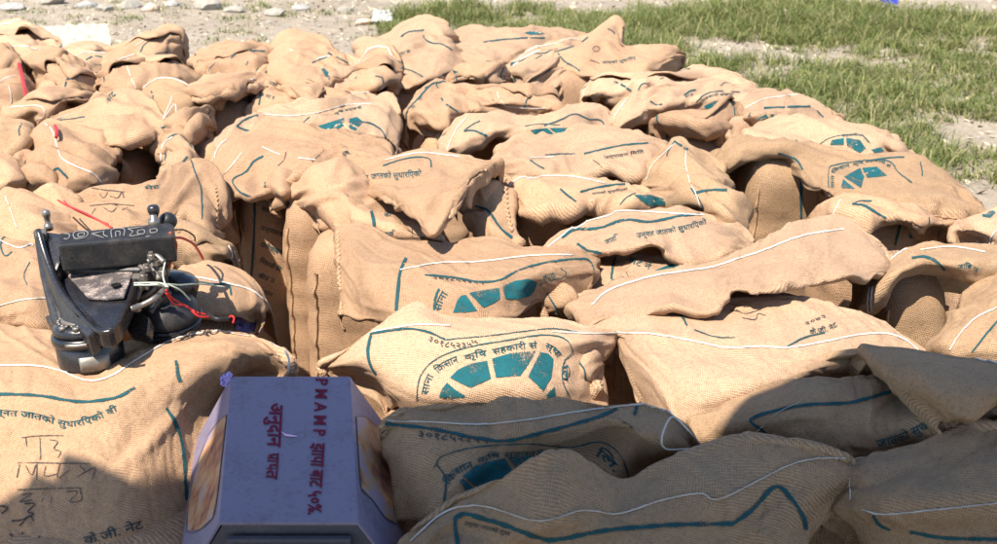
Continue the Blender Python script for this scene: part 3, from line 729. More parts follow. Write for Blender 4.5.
sack('lit sack with a pulled over open flap forming a dark mouth left of centre',
 sh("296,180,90 312,170,93 345,167,92 390,192,86 430,214,82|294,195,88 315,187,93 345,187,94 385,207,87 430,228,84|297,204,85 318,207,90 345,208,91 385,225,90 440,240,88|318,220,84 340,230,86 365,236,86 410,246,86 450,246,85",
  [(S_,"371,211 374,222 376,236",4.5),(T_,"को","384,217 391,217",6,0),(T_,"जाति","384,236 396,235",6,0),(H_,["407,230 416,235 424,238","412,228 412,236","425,232 432,240"],1)]),
 sh("455,165,90 480,163,92 505,165,92|462,195,88 488,190,90 510,190,89|470,225,85 495,228,87 518,238,85|470,250,82 500,250,82 530,255,80",[(S_,"475,206 488,211 500,228 512,238",3.4),("B","503,167 505,185 507,210 512,232",4)],'lip'),
 sh("345,168,89 385,158,93 425,152,95 460,156,96 480,162,98 501,160,99|350,182,90 390,180,94 430,178,97 455,180,98 472,176,99 492,165,100|365,193,90 390,194,95 420,203,98 445,205,98 462,196,99 476,176,100|372,197,91 390,198,96 412,214,97 434,231,97 455,213,97 467,190,99",
  [(T_,UNN,"353,184 375,179 400,178 422,176",8,0),(S_,"383,166 400,160 420,157 430,160 431,170",1.8),(W_,"385,160 420,153 460,157",1.5)],'lip',.8),
 body=[(277,350,205,.875,.28,.1,1)], m=0)
sack('standing sack with printed teal column of words down its front, left of centre',
 sh("240,178,86 258,168,88 280,168,87|238,186,82 258,184,84 284,184,82",[],'lip',.4),
 body=[(233,296,194,.84,.28,.06,0)],
 bodyprint=[(S_,"255,200 254,240 251,279",3),(T_,"बाली","261,210 269,213",6,0),(T_,"उत्पादन","260,229 282,236",6,0),(T_,vis("परीक्षण"),"260,246 283,256",7,0),
   (T_,vis("निकासी मि"),"259,262 280,272",7,0),(T_,vis("बीउ उ"),"258,277 274,283",6,0),(T_,vis("किसान"),"257,291 272,297",6,0)], m=0)
sack('lit sack with text above a lower fold showing part of an emblem, right',
 sh("540,252,82 575,228,86 610,212,89 660,207,90 700,210,90 735,222,88 755,240,86|548,258,84 585,240,88 630,232,91 680,230,92 720,235,91 757,247,87|575,256,84 600,256,88 620,246,91 660,250,92 672,262,89 715,258,89 757,256,86",
  [(W_,"545,249 562,236 580,222 600,216 620,211 650,212 680,214 704,215",2),(S_,"562,238 575,230 600,228 625,220 650,222 680,216 700,214",3.4),(S_,"577,244 588,250 602,253",3),
   (T_,"जाति","606,245 620,239",7,0),(T_,UNN,"637,238 665,234 690,229 707,224",7,0)],'lip'),
 sh("590,262,82 620,252,86 660,256,87 700,258,88 740,255,87|588,275,82 615,268,86 650,270,88 700,268,89 740,262,88|585,292,80 610,288,85 650,287,87 700,280,87 740,272,86",
  [(E_,[[(648,274),(676,262),(678,266),(652,275)],[(678,262),(702,255),(700,259),(681,265)]]),(S_,"619,249 614,262 611,279",2.8),(S_,"611,279 630,284 645,278",1.4),(T_,"लट नं","628,262 638,266 650,270",8,0),(H_,["622,277 635,280 642,278","626,272 630,280"],1)],'lip'),
 m=1)
sack('sack with a raised pointed corner and white stitching, left of the dark gap',
 sh("638,178,86 656,158,91 675,140,94 690,147,94 705,152,92 722,165,90|645,188,86 665,180,91 683,172,94 700,175,94 720,185,92 735,195,88|660,203,84 680,200,89 695,197,92 715,205,92 735,215,90 748,222,86|680,212,80 700,214,86 720,222,88 740,236,84",
  [(W_,"646,180 652,165 662,155 674,144",1.8),(W_,"686,151 686,165 690,182 697,196 702,212",1.8),(S_,"674,141 688,150",3),(S_,"674,142 668,152 666,160",2),(S_,"694,193 710,190 727,190",3.4),(S_,"691,188 697,196 703,206 704,212",2)],'drop'),
 body=[(700,755,165,.82,.28,-.2,0)], m=2)

# --- right hand side
sack('sack with its mouth folded over a lit standing body, teal emblem at the right',
 sh("720,158,89 735,142,92 770,138,93 810,146,92 850,155,92 900,155,91 935,172,87 975,205,84|718,164,90 740,149,94 780,146,95 820,152,94 860,162,93 905,168,91 940,185,88 980,212,84|718,170,88 745,158,92 780,156,93 808,165,92 840,180,91 880,190,90 930,198,88 985,220,83|722,175,84 748,163,90 785,162,90 812,185,89 845,200,88 890,212,87 935,215,85 985,226,80",
  [(E_,[[(841,188),(843,179),(855,189)],[(844,177),(860,168),(864,177),(861,188)],[(862,168),(877,167),(887,176),(867,178)]]),
   (S_,"829,193 829,170 836,165 870,160 890,162 898,172 912,183",1.5),(T_,vis("साना किसान"),"834,188 836,172 850,167",5,0),(T_,vis("कृषि सहकारी सं"),"853,166 875,162 890,168",4,0),
   (S_,"778,153 795,159 803,170",2.4),(S_,"873,160 890,158 904,157",2),(S_,"920,162 922,170 922,176",2)],'lip',.8),
 body=[(754,838,165,.905,.26,.12,1)], bodyprint=[(S_,"802,172 801,190 801,218",4)], m=2)
sack('sack at the right edge of the heap with teal emblem pieces over a hollow',
 sh("810,214,86 822,202,90 850,196,91 880,202,91 915,210,89 950,212,87 985,222,83|825,218,86 845,210,91 875,214,91 905,220,90 935,222,88 975,222,84|835,226,84 858,226,88 885,221,89 910,223,89 930,226,88 965,228,83",
  [(W_,"833,215 837,207 841,200",2),(S_,"852,204 865,206 878,214 886,218",3.2),(S_,"853,204 860,201 872,201",1.8),(S_,"929,215 929,224",2),
   (E_,[[(940,216),(955,213),(975,214),(981,217),(960,218),(945,219)]])],'lip'),
 body=[(838,935,226,.855,.24,.1,0)], bodyprint=[(S_,"900,224 898,234 895,245",3.4),(E_,[[(910,228),(918,228),(917,240),(909,238)]])], m=0)
sack('small orange tan fold of sack at the extreme right beside the green grass',
 sh("950,222,86 975,218,89 1010,210,90|955,230,87 980,230,90 1010,230,90|975,243,84 990,246,86 1010,245,86",[(W_,"989,247 992,235 1000,228",1.8),(E_,[[(981,211),(990,208),(996,213),(990,218),(983,217)]])]), m=1)
sack('sack with a high arched flap over a shadowed lit body near the right edge',
 sh("858,300,82 868,282,86 885,262,90 915,247,93 955,242,93 1010,248,91|862,308,82 878,292,87 897,272,92 925,260,94 955,262,94 1010,262,92|870,313,79 885,302,84 900,282,89 922,270,91 948,272,91 972,284,88 1010,280,88",
  [(W_,"887,259 898,250 907,247",1.8),(S_,"912,258 925,257 937,262 945,270",3.8),(T_,vis("जाति ज"),"958,269 968,268 977,272",6,0),(W_,"920,250 950,247 985,252",1.6),(W_,"870,287 868,300 867,312",2.2),(W_,"873,287 871,300 871,312",2)],'lip',.6),
 body=[(890,968,283,.87,.28,.12,1)], m=2)
sack('greyish lit sack at the right edge with a curved white line and straight teal line',
 sh("965,292,86 985,280,89 1010,270,91|945,320,85 970,308,89 1010,295,91|925,345,82 955,345,86 1010,335,88|935,365,78 960,372,80 1010,368,82",
  [(W_,"950,350 957,338 966,327 978,317 1000,306",2.2),(S_,"1000,318 988,332 972,352",2.4)],'drop'), m=2)
sack('sack at the right back with broken teal emblem beside a small round fold',
 sh("745,128,89 765,118,91 800,120,91 840,128,90 875,132,88 895,140,85|748,138,91 790,135,92 840,142,91 875,145,90 905,152,86|760,150,88 800,152,88 850,158,88 890,160,86 915,162,82",
  [(E_,[[(830,145),(832,140),(844,138),(844,145)],[(846,138),(860,140),(866,149),(860,153),(847,146)],[(871,150),(880,147),(884,151),(876,154)]]),
   (T_,vis("सहकारी संस्था"),"842,137 860,136 868,143",3,0),(S_,"816,147 820,144 830,138 845,135 862,136 870,143",1),(S_,"788,149 793,144 797,140",1.6)]),
 sh("722,132,88 732,118,91 745,120,90 749,132,86|723,142,84 735,138,87 748,140,84",[],'drop'), m=1)
sack('sack at the right back with a stepped teal stripe along its rear edge',
 sh("735,108,88 750,98,91 790,92,90 825,104,88 838,118,85|738,115,90 755,112,93 800,108,92 838,124,85|742,124,87 765,122,90 790,125,89 830,138,84",
  [(S_,"764,108 785,107 815,106",2.6),(S_,"815,106 818,112 823,117",1.6),(E_,[[(755,120),(766,114),(769,120)],[(770,114),(784,116),(772,120)]]),(W_,"838,113 837,122",1.6),(W_,"745,108 765,99 800,94",1.4),(T_,"लि","749,118 753,115",4,0)]), m=1)
sack('small sack mouth with a pale lip, left of the stepped stripe sack',
 sh("652,120,88 675,110,91 710,110,92 740,106,90|655,125,87 680,120,92 712,120,93 742,114,90|668,132,84 690,132,88 715,128,90 742,122,88",
  [(S_,"699,109 703,116 704,122",2.4)],'lip'), m=0)
sack('sack near the back right with an oval teal emblem over a dark arched hollow',
 sh("612,122,86 625,103,90 655,94,92 700,86,92 740,82,91 775,90,88|612,133,85 632,115,91 660,104,93 700,98,93 740,98,92 775,104,88|622,137,82 640,122,88 662,110,90 690,108,90 735,112,89 770,112,86",
  [(E_,[[(704,106),(714,101),(732,100),(730,104),(720,107),(706,109)]]),(T_,vis("सहकारी संस्था"),"702,102 712,97 734,95",3.5,0),(S_,"696,102 706,94 720,91 740,92",1.4),(S_,"682,97 690,91 696,90",2),(T_,"लट","685,98 694,95",3.5,0),(W_,"613,120 620,108 628,98",1.8),(S_,"650,101 657,105 662,104",2),(S_,"720,86 732,77 738,78",1.4)]), m=1)
sack('back row sack with a short teal stroke and open left mouth under the pointed sack',
 sh("583,90,88 598,78,91 630,76,92 670,74,92 700,70,91 730,74,89 750,85,86|583,97,87 600,90,92 630,86,93 670,84,92 710,84,90 752,94,86|588,99,84 610,98,89 630,97,89 670,96,88 710,98,86 750,100,84",
  [(S_,"614,81 622,85 631,91",2.6),(S_,"638,90 642,84 650,83",1.5),(W_,"583,98 584,90 588,88",1.8),(S_,"660,79 672,74 690,68",1.2)]), m=1)
sack('back row sack with one corner standing up in a tall point against the grass',
 sh("520,65,86 550,46,90 580,38,92 600,27,96 615,18,99 622,26,96 618,46,92 640,48,91 670,48,91 685,53,88|522,74,85 550,60,90 575,54,93 590,51,94 602,48,94 612,51,93 630,57,92 650,60,92 668,60,90 682,58,86|522,80,82 545,75,86 570,72,88 585,73,89 600,75,89 615,76,88 630,76,88 645,75,88 660,73,86 672,68,83",
  [(S_,"605,28 611,30 615,34",1.8),(S_,"554,52 568,48 580,43 588,37",1.8),(S_,"558,53 564,61 573,66 580,71",2),(T_,vis("जातको सुधारिए"),"602,64 618,63 636,59",4,0),(S_,"656,50 660,54",1.4),(H_,["592,49 596,46 600,49 596,52 592,49"],1.0),(H_,["590,60 596,62 600,64"],1)],'lip',.7),
 body=[(546,604,76,.875,.26,.1,0)], m=0)

# --- middle back
sack('long rolled sack lying left to right with a plain rounded left end',
 sh("506,185,86 520,176,89 560,172,90 600,176,90 640,190,88 668,203,85|505,197,86 525,188,91 565,188,92 605,190,91 645,200,89 668,208,85|510,210,84 530,210,88 565,208,89 590,208,88 630,210,86 668,212,84",
  [(W_,"506,190 520,178 545,176 575,177 605,183",1.8),(S_,"580,192 595,188 612,185 625,184",2.6),(T_,vis("जातको सुधारिएको"),"592,195 610,193 628,190",3.2,1),(S_,"560,189 567,195 576,202",2.8),(E_,[[(634,195),(650,195),(664,199),(666,205),(650,206),(640,200)]]),(S_,"620,205 626,198 636,193",1.4)]),
 body=[(512,570,208,.86,.26,0,1)], m=0)
sack('pale sack with a straight teal line and faint slanting words, centre right',
 sh("500,150,86 540,135,89 590,128,90 640,133,90 665,142,88|495,165,87 540,152,91 590,145,92 640,150,91 660,165,87|505,180,84 545,178,87 590,174,88 640,180,87 650,185,84",
  [(S_,"584,154 600,150 625,145 648,143",2.2),(S_,"530,160 537,165 544,169",2),(S_,"545,155 560,154 575,154",1.4),(T_,vis("उत्पादन मिति"),"604,159 620,157 644,153",4.5,1),(H_,["593,160 600,165 602,168"],1.2),(W_,"530,158 555,157",1.4)]), m=1)
sack('sack with a row of teal emblem wedges behind its bulging top, centre',
 sh("445,140,86 458,122,90 490,113,92 530,113,91 575,104,91 600,112,89 610,125,86|444,152,85 465,137,90 495,127,92 530,126,92 575,122,92 608,132,86|450,158,82 470,148,87 495,138,89 525,136,89 575,138,88 605,140,84",
  [(E_,[[(530,130),(547,128),(555,135),(537,136)],[(549,128),(571,128),(572,135),(560,136)],[(574,128),(582,129),(589,135),(574,136)]]),
   (W_,"446,154 450,142 457,128 466,118",1.8),(S_,"464,131 474,131 487,136",2.6),(S_,"464,131 472,125 480,121",1.8),(S_,"544,126 560,120 575,114 588,119 600,120 606,127",1.8),(T_,vis("संस्था"),"586,127 592,128 596,131",3.6,0),(S_,"525,126 540,124 560,125",1)]),
 body=[(430,472,127,.87,.24,0,0)], m=1)
sack('sack with a looped flap end curling round a brown hollow, centre back',
 sh("430,98,87 460,92,90 500,88,91 540,87,92 555,98,90 562,112,86|435,110,88 465,104,92 505,102,93 535,102,93 552,108,91 560,116,88|450,118,85 480,114,88 520,112,89 555,118,86",
  [(W_,"497,92 500,100 506,106",1.5),(S_,"524,107 528,98 536,92",2),(H_,["490,98 496,102 500,106","492,104 500,108"],.9),(W_,"505,106 525,108 545,108",1.4)]), m=0)
sack('sack with an open dark mouth and tilted words on its folded side, centre back',
 sh("408,112,87 418,95,91 440,80,93 465,88,92 500,100,90|412,120,87 425,110,92 450,105,93 480,108,92 510,112,89|435,130,84 440,127,88 460,120,89 490,116,88 515,114,86",
  [(S_,"440,82 432,84 424,92 415,102 407,112 406,130",1.8),(S_,"441,98 446,104 458,112",2.2),(T_,"जात","425,90 429,88",4,0),(T_,"मिति","418,101 423,99",4,0),(T_,"लट","412,109 416,107",4,0),(S_,"438,88 436,84 446,80",1.6)]), m=0)
sack('small rolled bundle of sack mouth lying in front of the back row, centre',
 sh("450,78,87 465,68,91 490,62,92 505,70,89|452,84,87 470,78,92 490,74,93 506,77,89|458,85,84 475,85,87 495,83,88 505,80,86",[(W_,"466,70 470,66 476,68",1.4)]), m=0)
sack('back row sack with a rounded hump and zigzag line, left of the white wrapper',
 sh("358,42,86 385,36,89 405,25,93 430,18,96 448,24,95 450,34,90|360,55,87 385,50,90 410,42,93 430,36,94 445,38,93 452,45,88|365,75,83 390,65,88 420,58,90 445,58,90 462,65,86|380,92,80 420,82,85 450,76,84",
  [(S_,"399,38 408,32 424,30",2),(S_,"424,30 424,38 432,43 442,44 452,50",1.8),(T_,"उन्नत जा","396,57 404,54 411,52",4,0),(S_,"397,67 412,71 423,77",1.8),(W_,"446,23 449,28",1.5),(W_,"362,52 385,48 400,52",1.4)]), m=1)
sack('back row sack with a thin angular teal line, right of the white wrapper',
 sh("445,40,86 470,30,89 510,32,90 550,28,90 585,36,86|450,52,87 480,45,90 520,44,91 560,38,90 590,44,86|460,68,84 485,66,87 510,60,88 550,55,86",
  [(S_,"483,42 500,40 525,38 545,38",2),(S_,"482,36 484,42",2),(E_,[[(524,33),(530,31),(540,31),(545,34),(530,35)]])]), m=1)
sack('back row sack with a plain pale top between the angular line and the tall point',
 sh("500,72,86 520,55,90 555,46,91 585,44,89|503,82,84 525,72,89 555,64,90 590,60,87|508,92,80 530,88,84 560,86,84",
  [(W_,"508,72 520,60 540,50 560,44",2.4),(S_,"533,62 537,58 542,55",1.6)]), m=1)
# --- left middle
EM1 = [[(301,127),(313,127),(324,132),(318,138)],[(318,126),(344,118),(344,126),(330,133)],[(349,119),(357,117),(363,122),(355,131),(349,128)]]
sack('left of centre sack with a bright teal emblem on its crest over a dark slot',
 sh("213,165,84 222,140,88 240,115,91 275,108,92 320,108,93 360,98,92 385,93,92 400,108,89|214,170,84 228,150,90 250,130,93 280,122,94 320,120,94 350,114,94 380,110,94 400,125,88|225,168,82 240,155,87 262,136,90 285,126,91 310,133,91 345,132,92 375,133,92 396,150,86",
  [(E_,EM1),(T_,vis("कृषि सहकारी"),"335,115 348,111 362,109",3.6,0),(W_,"216,170 215,155 220,145 226,140",2),(S_,"236,126 245,130 258,132",2.6),(S_,"236,126 246,119 258,115",2),(S_,"362,122 372,124 382,131 386,139",2.2),(W_,"262,114 290,116 320,112 345,105 372,104",1.6),(S_,"299,128 304,122 310,117",1.2)]), m=1)
sack('sack with a wavy teal line down its left shoulder, in front of the bright emblem',
 sh("215,178,84 240,150,89 275,130,92 310,133,92 350,137,92 385,145,90 398,165,87|213,190,85 240,170,90 275,155,93 315,155,93 350,154,92 385,165,91 395,175,87|218,202,82 240,198,86 265,190,89 300,180,90 340,174,90 380,180,88",
  [(S_,"263,156 253,162 247,171 233,180 240,192 250,196",2.4),(W_,"214,182 230,168 242,153",1.6),(W_,"262,147 280,155",1.8),(W_,"298,158 315,160",1.6),(T_,vis("बीउ मि"),"336,165 343,160 350,153",6,0),(H_,["312,162 318,156 324,150"],1),(H_,["278,166 284,160 286,152"],1.4)]),
 sh("266,178,88 280,170,91 298,178,88|268,192,87 282,192,90 296,192,87|273,203,84 284,206,85 293,200,84",[(S_,"265,180 266,190 272,200",1.6)],'lip',.5),
 body=[(318,388,176,.86,.26,0,0)], m=0)
sack('tall folded sack flap with a curved teal line and two tiny words, left back',
 sh("265,62,88 275,45,92 290,36,95 320,38,94 335,50,91 355,60,88|262,80,86 276,62,92 295,52,95 320,50,94 340,62,92 350,70,88|270,85,86 280,78,91 300,75,93 325,75,92 345,78,89|282,90,88 292,96,89 305,100,90 315,101,90 325,92,88",
  [(W_,"284,52 292,50 294,56",2),(W_,"312,62 320,58 330,56",1.8),(S_,"312,63 320,59 327,57",2),(E_,[[(321,69),(324,68),(333,77),(328,80)]]),(S_,"328,53 338,58 348,63",1.8)],'lip',.8), m=0)
sack('sack with an inverted U teal line and small printed words under the tall folded flap',
 sh("252,92,86 262,72,90 280,68,90 310,90,88 345,98,86|250,110,84 268,98,88 295,100,89 325,108,87 345,110,85|252,122,80 290,120,82 340,120,82",
  [(S_,"259,105 262,85 266,72 272,69 276,70",2.2),(T_,"जात","268,84 277,87",5,0),(T_,"लट नं","265,97 274,100",5,0),(H_,["284,104 290,106 296,105"],1)]), m=0)
sack('thick rolled sack end standing up beside the tall folded flap',
 sh("350,75,87 365,55,91 382,47,93 394,58,91 396,72,87|352,88,87 368,75,92 383,70,93 393,75,90 396,80,86|358,98,84 370,92,88 382,88,89 394,85,85",[(S_,"375,76 382,78 383,84",1.6),(W_,"380,93 384,91 386,95",1.6)]), m=0)
sack('flat pale sack patch behind the rolled end, left back',
 sh("310,60,86 340,58,89 370,65,88|312,80,87 340,80,89 370,85,88|320,112,82 345,108,84 380,108,84",[(W_,"350,95 370,92",1.2)]), m=1)
sack('sack with two stacked rolled hems, back row left of the tall folded flap',
 sh("190,60,87 215,48,90 245,43,91 275,48,90|203,70,87 225,58,92 250,54,93 272,56,90|213,80,85 232,74,88 256,70,89 272,68,87|215,86,83 235,80,86 262,78,87 275,76,85",
  [(S_,"231,58 242,51 265,51",2),(S_,"195,49 195,56",1.6),(S_,"246,65 248,61",1.4),(S_,"255,74 258,68",1.4),(W_,"210,80 208,70 215,62",1.5)]), m=0)
sack('long sideways rolled sack over a dark striped standing body, left back',
 sh("175,95,87 200,85,91 235,78,92 262,75,90 275,80,88|180,105,87 205,97,92 235,90,93 262,88,91|195,108,84 215,103,88 240,96,89 260,92,86",
  [(W_,"184,96 205,88 230,82 255,79",1.8),(S_,"239,86 244,90 246,93",2.2),(S_,"240,85 250,84",1.4)]),
 body=[(203,252,107,.85,.26,0,1)], m=0)
# --- far left
sack('long smooth sack in the back left corner beside the cream cardboard',
 sh("-15,30,90 20,25,92 45,36,90 62,54,86|-15,45,90 20,42,92 45,48,90 62,60,86|-15,62,86 20,62,87 50,66,85",[(W_,"-5,50 15,46 35,48 60,58",1.8)]), m=1)
sack('small upright folded peak at the far left edge with a dark hollow beneath',
 sh("-15,50,90 6,42,94 12,50,92 20,70,86|-15,62,89 4,58,92 12,62,90 20,76,85|-15,72,85 4,72,87 20,80,82",[(S_,"0,54 1,60",1.8)],'drop'), m=0)
sack('sack with a teal line below a white line, next to the red strap',
 sh("20,55,88 40,47,92 60,50,92 80,58,91 95,72,88|28,70,85 42,62,91 62,62,92 78,70,91 97,80,87|36,82,83 46,76,89 62,78,91 78,84,90 97,90,86|45,98,83 55,95,86 75,94,87 95,94,84",
  [(S_,"36,50 35,60 30,74",2.2),(W_,"12,48 38,49 60,60 75,66",1.8),(S_,"65,88 67,80 75,76 87,73 92,77",2.2)]), m=0)
sack('low pale sack between the cardboard and the leaning sack, back left',
 sh("55,52,86 75,44,89 100,46,88 115,55,86|60,62,87 78,56,90 102,57,89 118,64,86|68,75,84 85,72,86 110,72,84",[(W_,"72,58 85,52 105,53",1.8),(S_,"86,60 94,56 102,57",2),(S_,"93,64 108,66",1)]), m=1)
sack('sack leaning up to a blunt dark tip against the dirt, back left',
 sh("100,55,87 125,42,91 150,32,94 172,26,97 181,32,95 180,44,90|105,65,87 130,52,91 155,46,93 170,42,93 178,46,90|110,72,84 135,62,88 160,58,88 185,58,84",
  [(W_,"135,46 148,38 158,34",1.6),(S_,"140,53 144,45 150,41 160,36",1.8),(S_,"150,57 158,53 168,52",1.4),(H_,["154,58 162,56 168,55"],.9)]), m=0)
sack('sack with a rounded hood and white thread falling across a dark arched mouth, back left',
 sh("95,80,88 110,66,91 130,56,93 160,56,92 185,63,90 196,76,86|95,86,88 115,80,92 138,76,93 165,76,92 192,84,87|98,90,86 115,91,89 135,91,90 155,90,89 185,92,85",
  [(W_,"130,55 127,63 129,72 136,88",2),(S_,"100,77 96,74 94,83",1.6)]), m=0)
sack('cone shaped folded sack with loose white thread hanging by it, left back',
 sh("136,97,88 150,82,92 165,78,94 185,82,93 198,95,88|142,108,86 155,97,90 170,92,92 188,96,91 197,106,87|150,122,82 165,116,85 190,116,84",
  [(W_,"138,92 148,84 160,78 178,80 195,90",1.8),(S_,"151,91 153,98 149,107",2)],'drop'), m=2)
sack('plain curved sack shoulder at the far left with a pale thread at its corner',
 sh("-15,78,89 10,70,91 28,78,88 33,90,85|-15,92,89 8,84,91 26,90,88 34,98,84|-15,106,85 8,104,86 30,108,83",[(W_,"-3,84 6,78 16,76",1.5),(W_,"9,86 11,96 10,104 2,107",1.5)],'drop'), m=0)
sack('narrow sack with a small black hollow under its raised hem, left',
 sh("10,110,88 40,98,92 62,91,93 90,96,90 110,104,86|12,118,87 42,108,92 58,104,93 70,101,92 95,106,88|14,122,84 42,119,88 56,114,88 66,106,88 75,106,86",
  [(W_,"10,107 40,106 44,116 36,120",1.8),(S_,"72,97 80,98 92,103",1.4),(S_,"86,106 90,99",1.8)]), m=0)
sack('broad smooth sack with two squiggles of print near its top, left of centre',
 sh("45,124,86 75,110,90 100,97,92 130,90,92 150,100,91 168,124,88|45,132,86 80,125,91 110,120,93 140,118,92 168,132,89|60,152,84 90,147,89 120,142,91 150,140,89 168,147,86",
  [(T_,"लट","108,102 116,94",7,0),(T_,"नं","107,104 112,101",5,0),(S_,"42,121 60,120 85,117",1.4),(W_,"44,122 70,115",1.2)]), m=0)
sack('sack end pushed up into a rounded roll with teal ring mark, left',
 sh("162,133,88 175,122,92 190,112,93 206,107,92 212,116,88|165,140,88 180,131,93 195,123,93 210,122,89|175,146,85 190,143,89 203,134,88 210,130,85",[(S_,"162,133 166,137 165,142",2)]),
 sh("160,152,87 168,138,91 180,135,92 193,143,91 202,160,87|162,167,87 172,160,91 185,157,92 198,168,88|165,178,84 180,180,86 195,180,84",[(W_,"172,137 163,145 161,158 167,176",2.2),(S_,"187,157 178,167 170,173 178,179",2.8)]), m=0)
sack('bulging sack with a long white thread curving down its front, left',
 sh("28,142,87 43,122,91 70,126,92 100,132,91 118,150,88|30,155,87 48,145,91 72,148,92 95,152,91 114,162,87|36,172,85 55,165,89 75,170,90 95,178,88 106,185,85|45,190,80 70,188,85 92,196,83",
  [(W_,"43,122 52,130 57,145 62,158 75,166 92,173 101,182",2.2),(S_,"53,171 58,168 63,173 68,178",3),(T_,"मि","52,183 60,180",6,0)],'drop'),
 sh("18,165,86 28,150,89 45,158,88 50,172,86|20,182,84 36,175,88 54,184,86|28,196,80 44,194,82 60,200,80",[(T_,"जात","24,184 34,188",5,0),(S_,"23,165 27,160 32,156",1.4)],'drop'), m=0)
sack('round capped sack fold at the left edge with a thin dark ring line',
 sh("-15,122,90 15,119,92 30,124,91 36,140,87|-15,140,89 10,140,91 28,140,91 35,150,86|-15,160,84 10,160,87 27,154,85",[(S_,"23,121 19,130 20,138",1.8)],'drop'), m=2)
sack('ball like sack end at the left edge above the stitched sack',
 sh("-20,160,89 5,156,91 20,163,89 27,178,85|-20,178,87 5,176,90 20,182,87 26,188,83|-20,198,82 5,196,84 20,194,81",[],'drop'), m=0)
sack('sack at the left edge with a short white stitch running down from its crest',
 sh("-15,198,89 20,190,91 50,191,91 75,203,88|-15,220,90 20,215,92 50,218,91 76,228,86|-15,238,85 20,246,87 50,246,86 74,246,82",[(W_,"5,196 10,208 17,228",2)],'drop'), m=0)
sack('sack at the left edge behind the motor with a looped teal line and white lines',
 sh("-15,240,87 20,240,89 60,246,88 95,262,84|-15,275,87 20,272,89 60,280,88 92,290,84|-15,305,87 20,300,88 50,302,87 92,315,82|-15,326,82 30,329,83 85,337,80",
  [(W_,"-5,238 10,245 20,248 33,243",2),(S_,"5,233 1,245 5,256 12,252",2),(W_,"-5,307 23,300 50,298",2),(S_,"27,285 24,275 30,262",1.2)],'lip'), m=0)
sack('sack marked with handwriting and a tall curved flap, right behind the motor',
 sh("66,200,87 100,188,91 140,185,92 165,176,92 185,164,93 200,160,93 212,175,90 218,195,86|65,215,87 100,208,90 140,210,90 170,203,90 188,186,92 203,182,92 215,200,88 219,215,84|75,250,82 110,245,85 140,245,85 168,232,86 186,218,88 203,225,87 214,232,84 219,238,80",
  [(S_,"191,160 196,175 201,190 202,220",1.8),("B","215,188 217,205 217,230",3),(H_,["92,188 105,190 125,192","100,194 104,198 108,192","110,196 118,198 122,192 124,198","90,206 110,204 134,206","96,208 92,214","104,208 112,212 118,206","122,210 128,208"],1.2),(T_,"नेट","145,190 160,188",5,0)],'drop'),
 body=[(186,232,150,.86,.26,-.1,1)], m=0)
sack('sack lobe with a white hemmed rim right of the motor, over lavender plastic',
 sh("165,238,86 178,226,90 205,228,91 225,240,90 234,256,86|168,252,86 182,240,91 205,243,91 222,254,89 232,262,85|178,268,82 195,264,86 215,266,86 228,266,83",
  [(W_,"172,226 190,222 210,230 226,243 232,256 224,264",2),(S_,"178,233 188,230 196,236",1.6)]), m=2)
sack('sack lobe with teal T mark and white line, between the motor and the lavender box',
 sh("150,285,86 175,270,90 205,262,92 235,268,91 258,284,89 268,300,86|152,300,86 180,290,91 210,282,93 235,288,92 255,302,89 264,312,86|165,322,83 190,315,88 215,312,89 235,318,87 255,318,84",
  [(W_,"168,276 192,277 220,282 250,290 266,302",2),(S_,"192,281 215,284 230,284",1.8),(S_,"229,283 231,295",3)]), m=0)

GRP = 'open jute sacks standing crowded together'
MATS = {0: TEAL, 1: DARK, 2: PEN}
def pts(s): return [tuple(float(a) for a in q.split(',')) for q in s.split()]
def do_prints(bvh, pr, ob):
    for p in pr:
        if p[0] == 'S': ribbon(bvh, pts(p[1]), p[2], TEAL, 'border_stripe', ob, jit=.12)
        elif p[0] == 'W': ribbon(bvh, pts(p[1]), p[2]*(.85 if pts(p[1])[0][1] > 200 else .75), WHITE, 'stitching_thread', ob, raised=.0022, jit=.12)
        elif p[0] == 'T': lettering(bvh, p[1], pts(p[2]), p[3], MATS[p[4]], ob)
        elif p[0] == 'E':
            for q in p[1]: polys(bvh, [q], TEALF, 'emblem_segment', ob)
        elif p[0] == 'B':    # overcast edge stitches
            q = resamp(pts(p[1]), 2.2); dd = np.gradient(q, axis=0); dd /= np.linalg.norm(dd, axis=1, keepdims=True)
            z = q+np.stack([-dd[:, 1], dd[:, 0]], 1)*(((np.arange(len(q)) % 2)*2-1)*p[2]*.45)[:, None]
            ribbon(bvh, [tuple(a) for a in z], p[2]*.7, SEAM, 'edge_stitches', ob, raised=.004)
        elif p[0] == 'H':
            for s in p[1]: ribbon(bvh, pts(s), p[2], PEN, 'marker_stroke', ob)
BOD = [0]
def build_body(root, spec, mat, seed, pr=None):
    x0, x1, yt, h, dp, yaw, seam = spec
    a, b = P(x0, yt+2, h), P(x1, yt+2, h); wd = np.linalg.norm(b-a); c = (a+b)/2
    c = c+np.array([-math.sin(yaw), math.cos(yaw), 0])*dp*.5
    o, bvh = sack_body(root, (c[0], c[1]), wd, dp, h+.01, yaw, mat, seed, seam=bool(seam))
    if pr: do_prints(bvh, pr, o)
    return c
